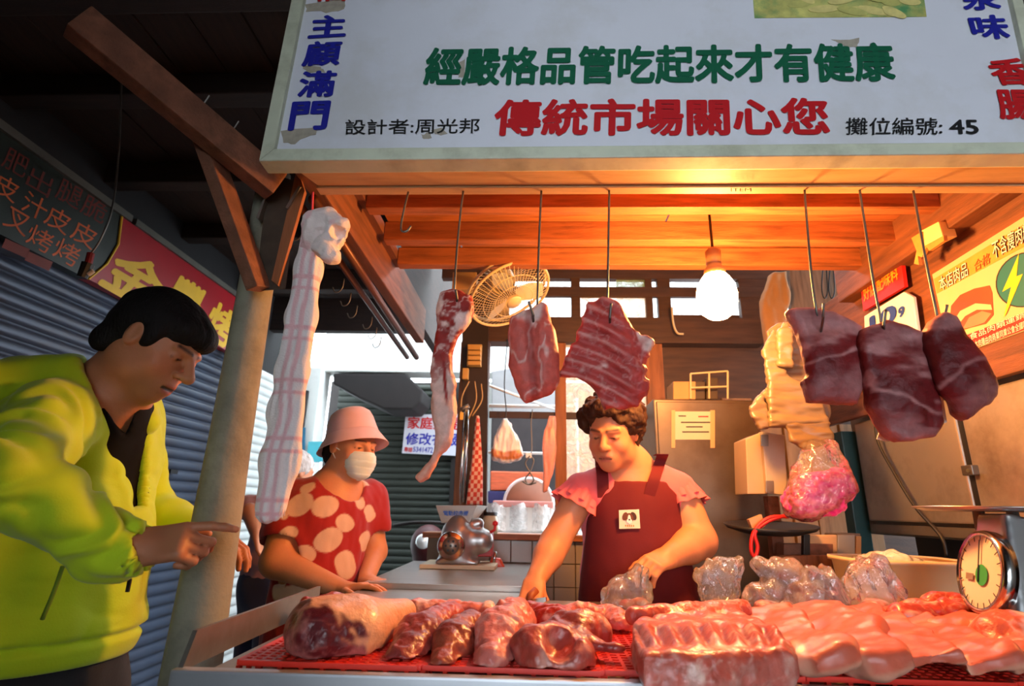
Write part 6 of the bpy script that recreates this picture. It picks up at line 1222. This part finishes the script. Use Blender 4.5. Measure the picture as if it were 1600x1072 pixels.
# ---- towel
tw = empty('hanging_towel', P(425, 805, 1.06), 'white and pink checked towel knotted and hung at the post', 'towel')
tp_ = [P(488, 372, 1.09), P(482, 420, 1.085), P(470, 495, 1.08), P(457, 580, 1.07), P(447, 640, 1.07), P(437, 720, 1.06), P(423, 792, 1.06)]; tr_ = [0.022, 0.029, 0.032, 0.033, 0.032, 0.034, 0.032]
s = SDF(); s.chain(tp_, tr_, 0.02, (V(0, 1, 0), 0.6))
def tcol(p, n):
    ax = nz(tp_[-1]-tp_[0]); u = (p-tp_[0]) @ ax; sd = nz(np.cross(ax, (0, 1, 0))); v_ = (p-tp_[0]) @ sd+0.01*fbm(p, 8, 2); c = np.tile(np.array(sr(236, 222, 218)), (len(p), 1)); pk = np.array(sr(224, 120, 134))
    m = np.maximum(sstep(0.006, 0.003, np.abs(((u+0.03) % 0.115)-0.02)), sstep(0.005, 0.002, np.abs(((u+0.03) % 0.115)-0.045)))*0.55; m2 = sstep(0.006, 0.003, np.abs(np.abs(v_-0.004)-0.009))*0.5; m = np.maximum(m, m2)[:, None]; return c*(1-m)+pk*m
s.put('cloth', M('towel cloth', attr=True, rough=0.95, var=0.04, scale=40, bump=0.35, bscale=260, sheen=0.3), tw, 0.0035, disp=lambda p, n: n*(0.006*fbm(p, 40, 2, 3, (1.6, 1.2, 0.12)))[:, None], colf=tcol)
s = SDF(); s.chain([P(484, 385, 1.08), P(492, 352, 1.07), P(510, 345, 1.07), P(526, 356, 1.07), P(522, 374, 1.06), P(506, 384, 1.06)], [0.02, 0.026, 0.026, 0.024, 0.022, 0.02], 0.012); s.u(fcap(P(505, 388, 1.05), P(518, 398, 1.05), 0.022, 0.02), 0.01); s.cut(fell(P(527, 362, 1.05), (0.012, 0.03, 0.018)), 0.01)
s.put('knot', M('towel cloth'), tw, 0.0035, disp=ndisp(0.006, 45, 2, 1), colf=lambda p, n: np.array(sr(232, 214, 208))*(1-0.0*p[:, :1])-(sstep(0.3, 0.6, fbm(p, 30, 2, 4))*0.35)[:, None]*V(0.05, 0.5, 0.4))
mb = MB(); rnd = random.Random(5)
for i in range(26):
    x = 400+45*i/25; p0 = P(x, 792+rnd.uniform(-2, 4), 1.06+rnd.uniform(-0.012, 0.012)); mb.tube([p0, p0+V(rnd.uniform(-0.003, 0.003), 0, -0.016)], 0.0012, 4)
tag(mb.put('fringe', M('fringe thread', sr(226, 200, 190), 0.9), tw), kind='stuff')
MB().tube(fine([P(489, 300, 1.10), P(488, 325, 1.10), P(489, 350, 1.09)], 3), 0.0025, 6).put('cord', M('pink cord', sr(226, 70, 80), 0.6), tw, True)
# ---- parked scooter far in the lane
sx = P(668, 850, 4.4); sco = empty('scooter', (sx[0], 4.4, 0), 'dark red scooter parked in the shade at the lane end', 'scooter')
red_d = M('dark red paint', sr(70, 10, 14), 0.5, var=0.1, coat=0.0); z0 = sx[2]
s = SDF(); s.u(fell((sx[0], 4.42, z0), (0.13, 0.14, 0.14)), 0.05).u(fcap((sx[0], 4.5, z0-0.05), (sx[0], 4.5, z0-0.45), 0.12, 0.14), 0.06).u(fcap((sx[0], 4.6, 0.42), (sx[0]+0.05, 5.0, 0.5), 0.13, 0.12), 0.06).u(fcap((sx[0]-0.0, 4.32, 0.5), (sx[0], 4.3, 0.42), 0.07, 0.08), 0.05); s.put('body', red_d, sco, 0.012, sr(90, 14, 18))
MB().lathe([(0, 0.04), (0.035, 0.036), (0.05, 0.02), (0.054, 0.0)], P(661, 846, 4.27), rotx(math.pi/2), 20).put('headlight', M('headlamp glass', sr(235, 240, 240), 0.1, 0.4), sco, True)
for y in (4.32, 5.05): MB().lathe([(0.12, -0.04), (0.2, -0.045), (0.22, -0.02), (0.22, 0.02), (0.2, 0.045), (0.12, 0.04)], (sx[0], y, 0.22), roty(math.pi/2), 28).put('wheel', black_m, sco, True)
MB().tube(fine([(sx[0]-0.3, 4.5, z0+0.12), (sx[0]-0.12, 4.46, z0+0.15), (sx[0]+0.12, 4.46, z0+0.15), (sx[0]+0.3, 4.5, z0+0.12)], 5), 0.014, 8).put('handlebar', dark_metal, sco, True)
MB().box((sx[0], 4.85, 0.7), (0.12, 0.25, 0.04)).put('seat', black_m, sco, bevel=0.02)
# ------------------------------------------------------------------ the bulb
bl = empty('light_bulb', P(1120, 495, 1.5), 'glowing bare bulb hanging under the stall canopy', 'bulb')
bc = P(1120, 462, 1.5)
glow = M('bulb glass', (1, 0.9, 0.7), 0.4, var=0, emit=(1.0, 0.44, 0.115), es=BULB_POWER*8.4)
MB().lathe([(0.0, -0.072), (0.026, -0.067), (0.044, -0.052), (0.055, -0.026), (0.057, 0.002), (0.052, 0.03), (0.04, 0.052), (0.031, 0.064)], bc, None, 20).put('glass', glow, bl, True)
MB().lathe([(0.031, 0.062), (0.03, 0.08), (0.02, 0.095), (0.022, 0.1), (0.022, 0.14), (0.012, 0.15), (0, 0.15)], bc, None, 16).put('socket', M('socket', sr(150, 110, 70), 0.5), bl, True)
MB().tube([bc+V(0, 0, 0.14), bc+V(0, 0, 0.3)], 0.004, 6).put('flex', black_m, bl)
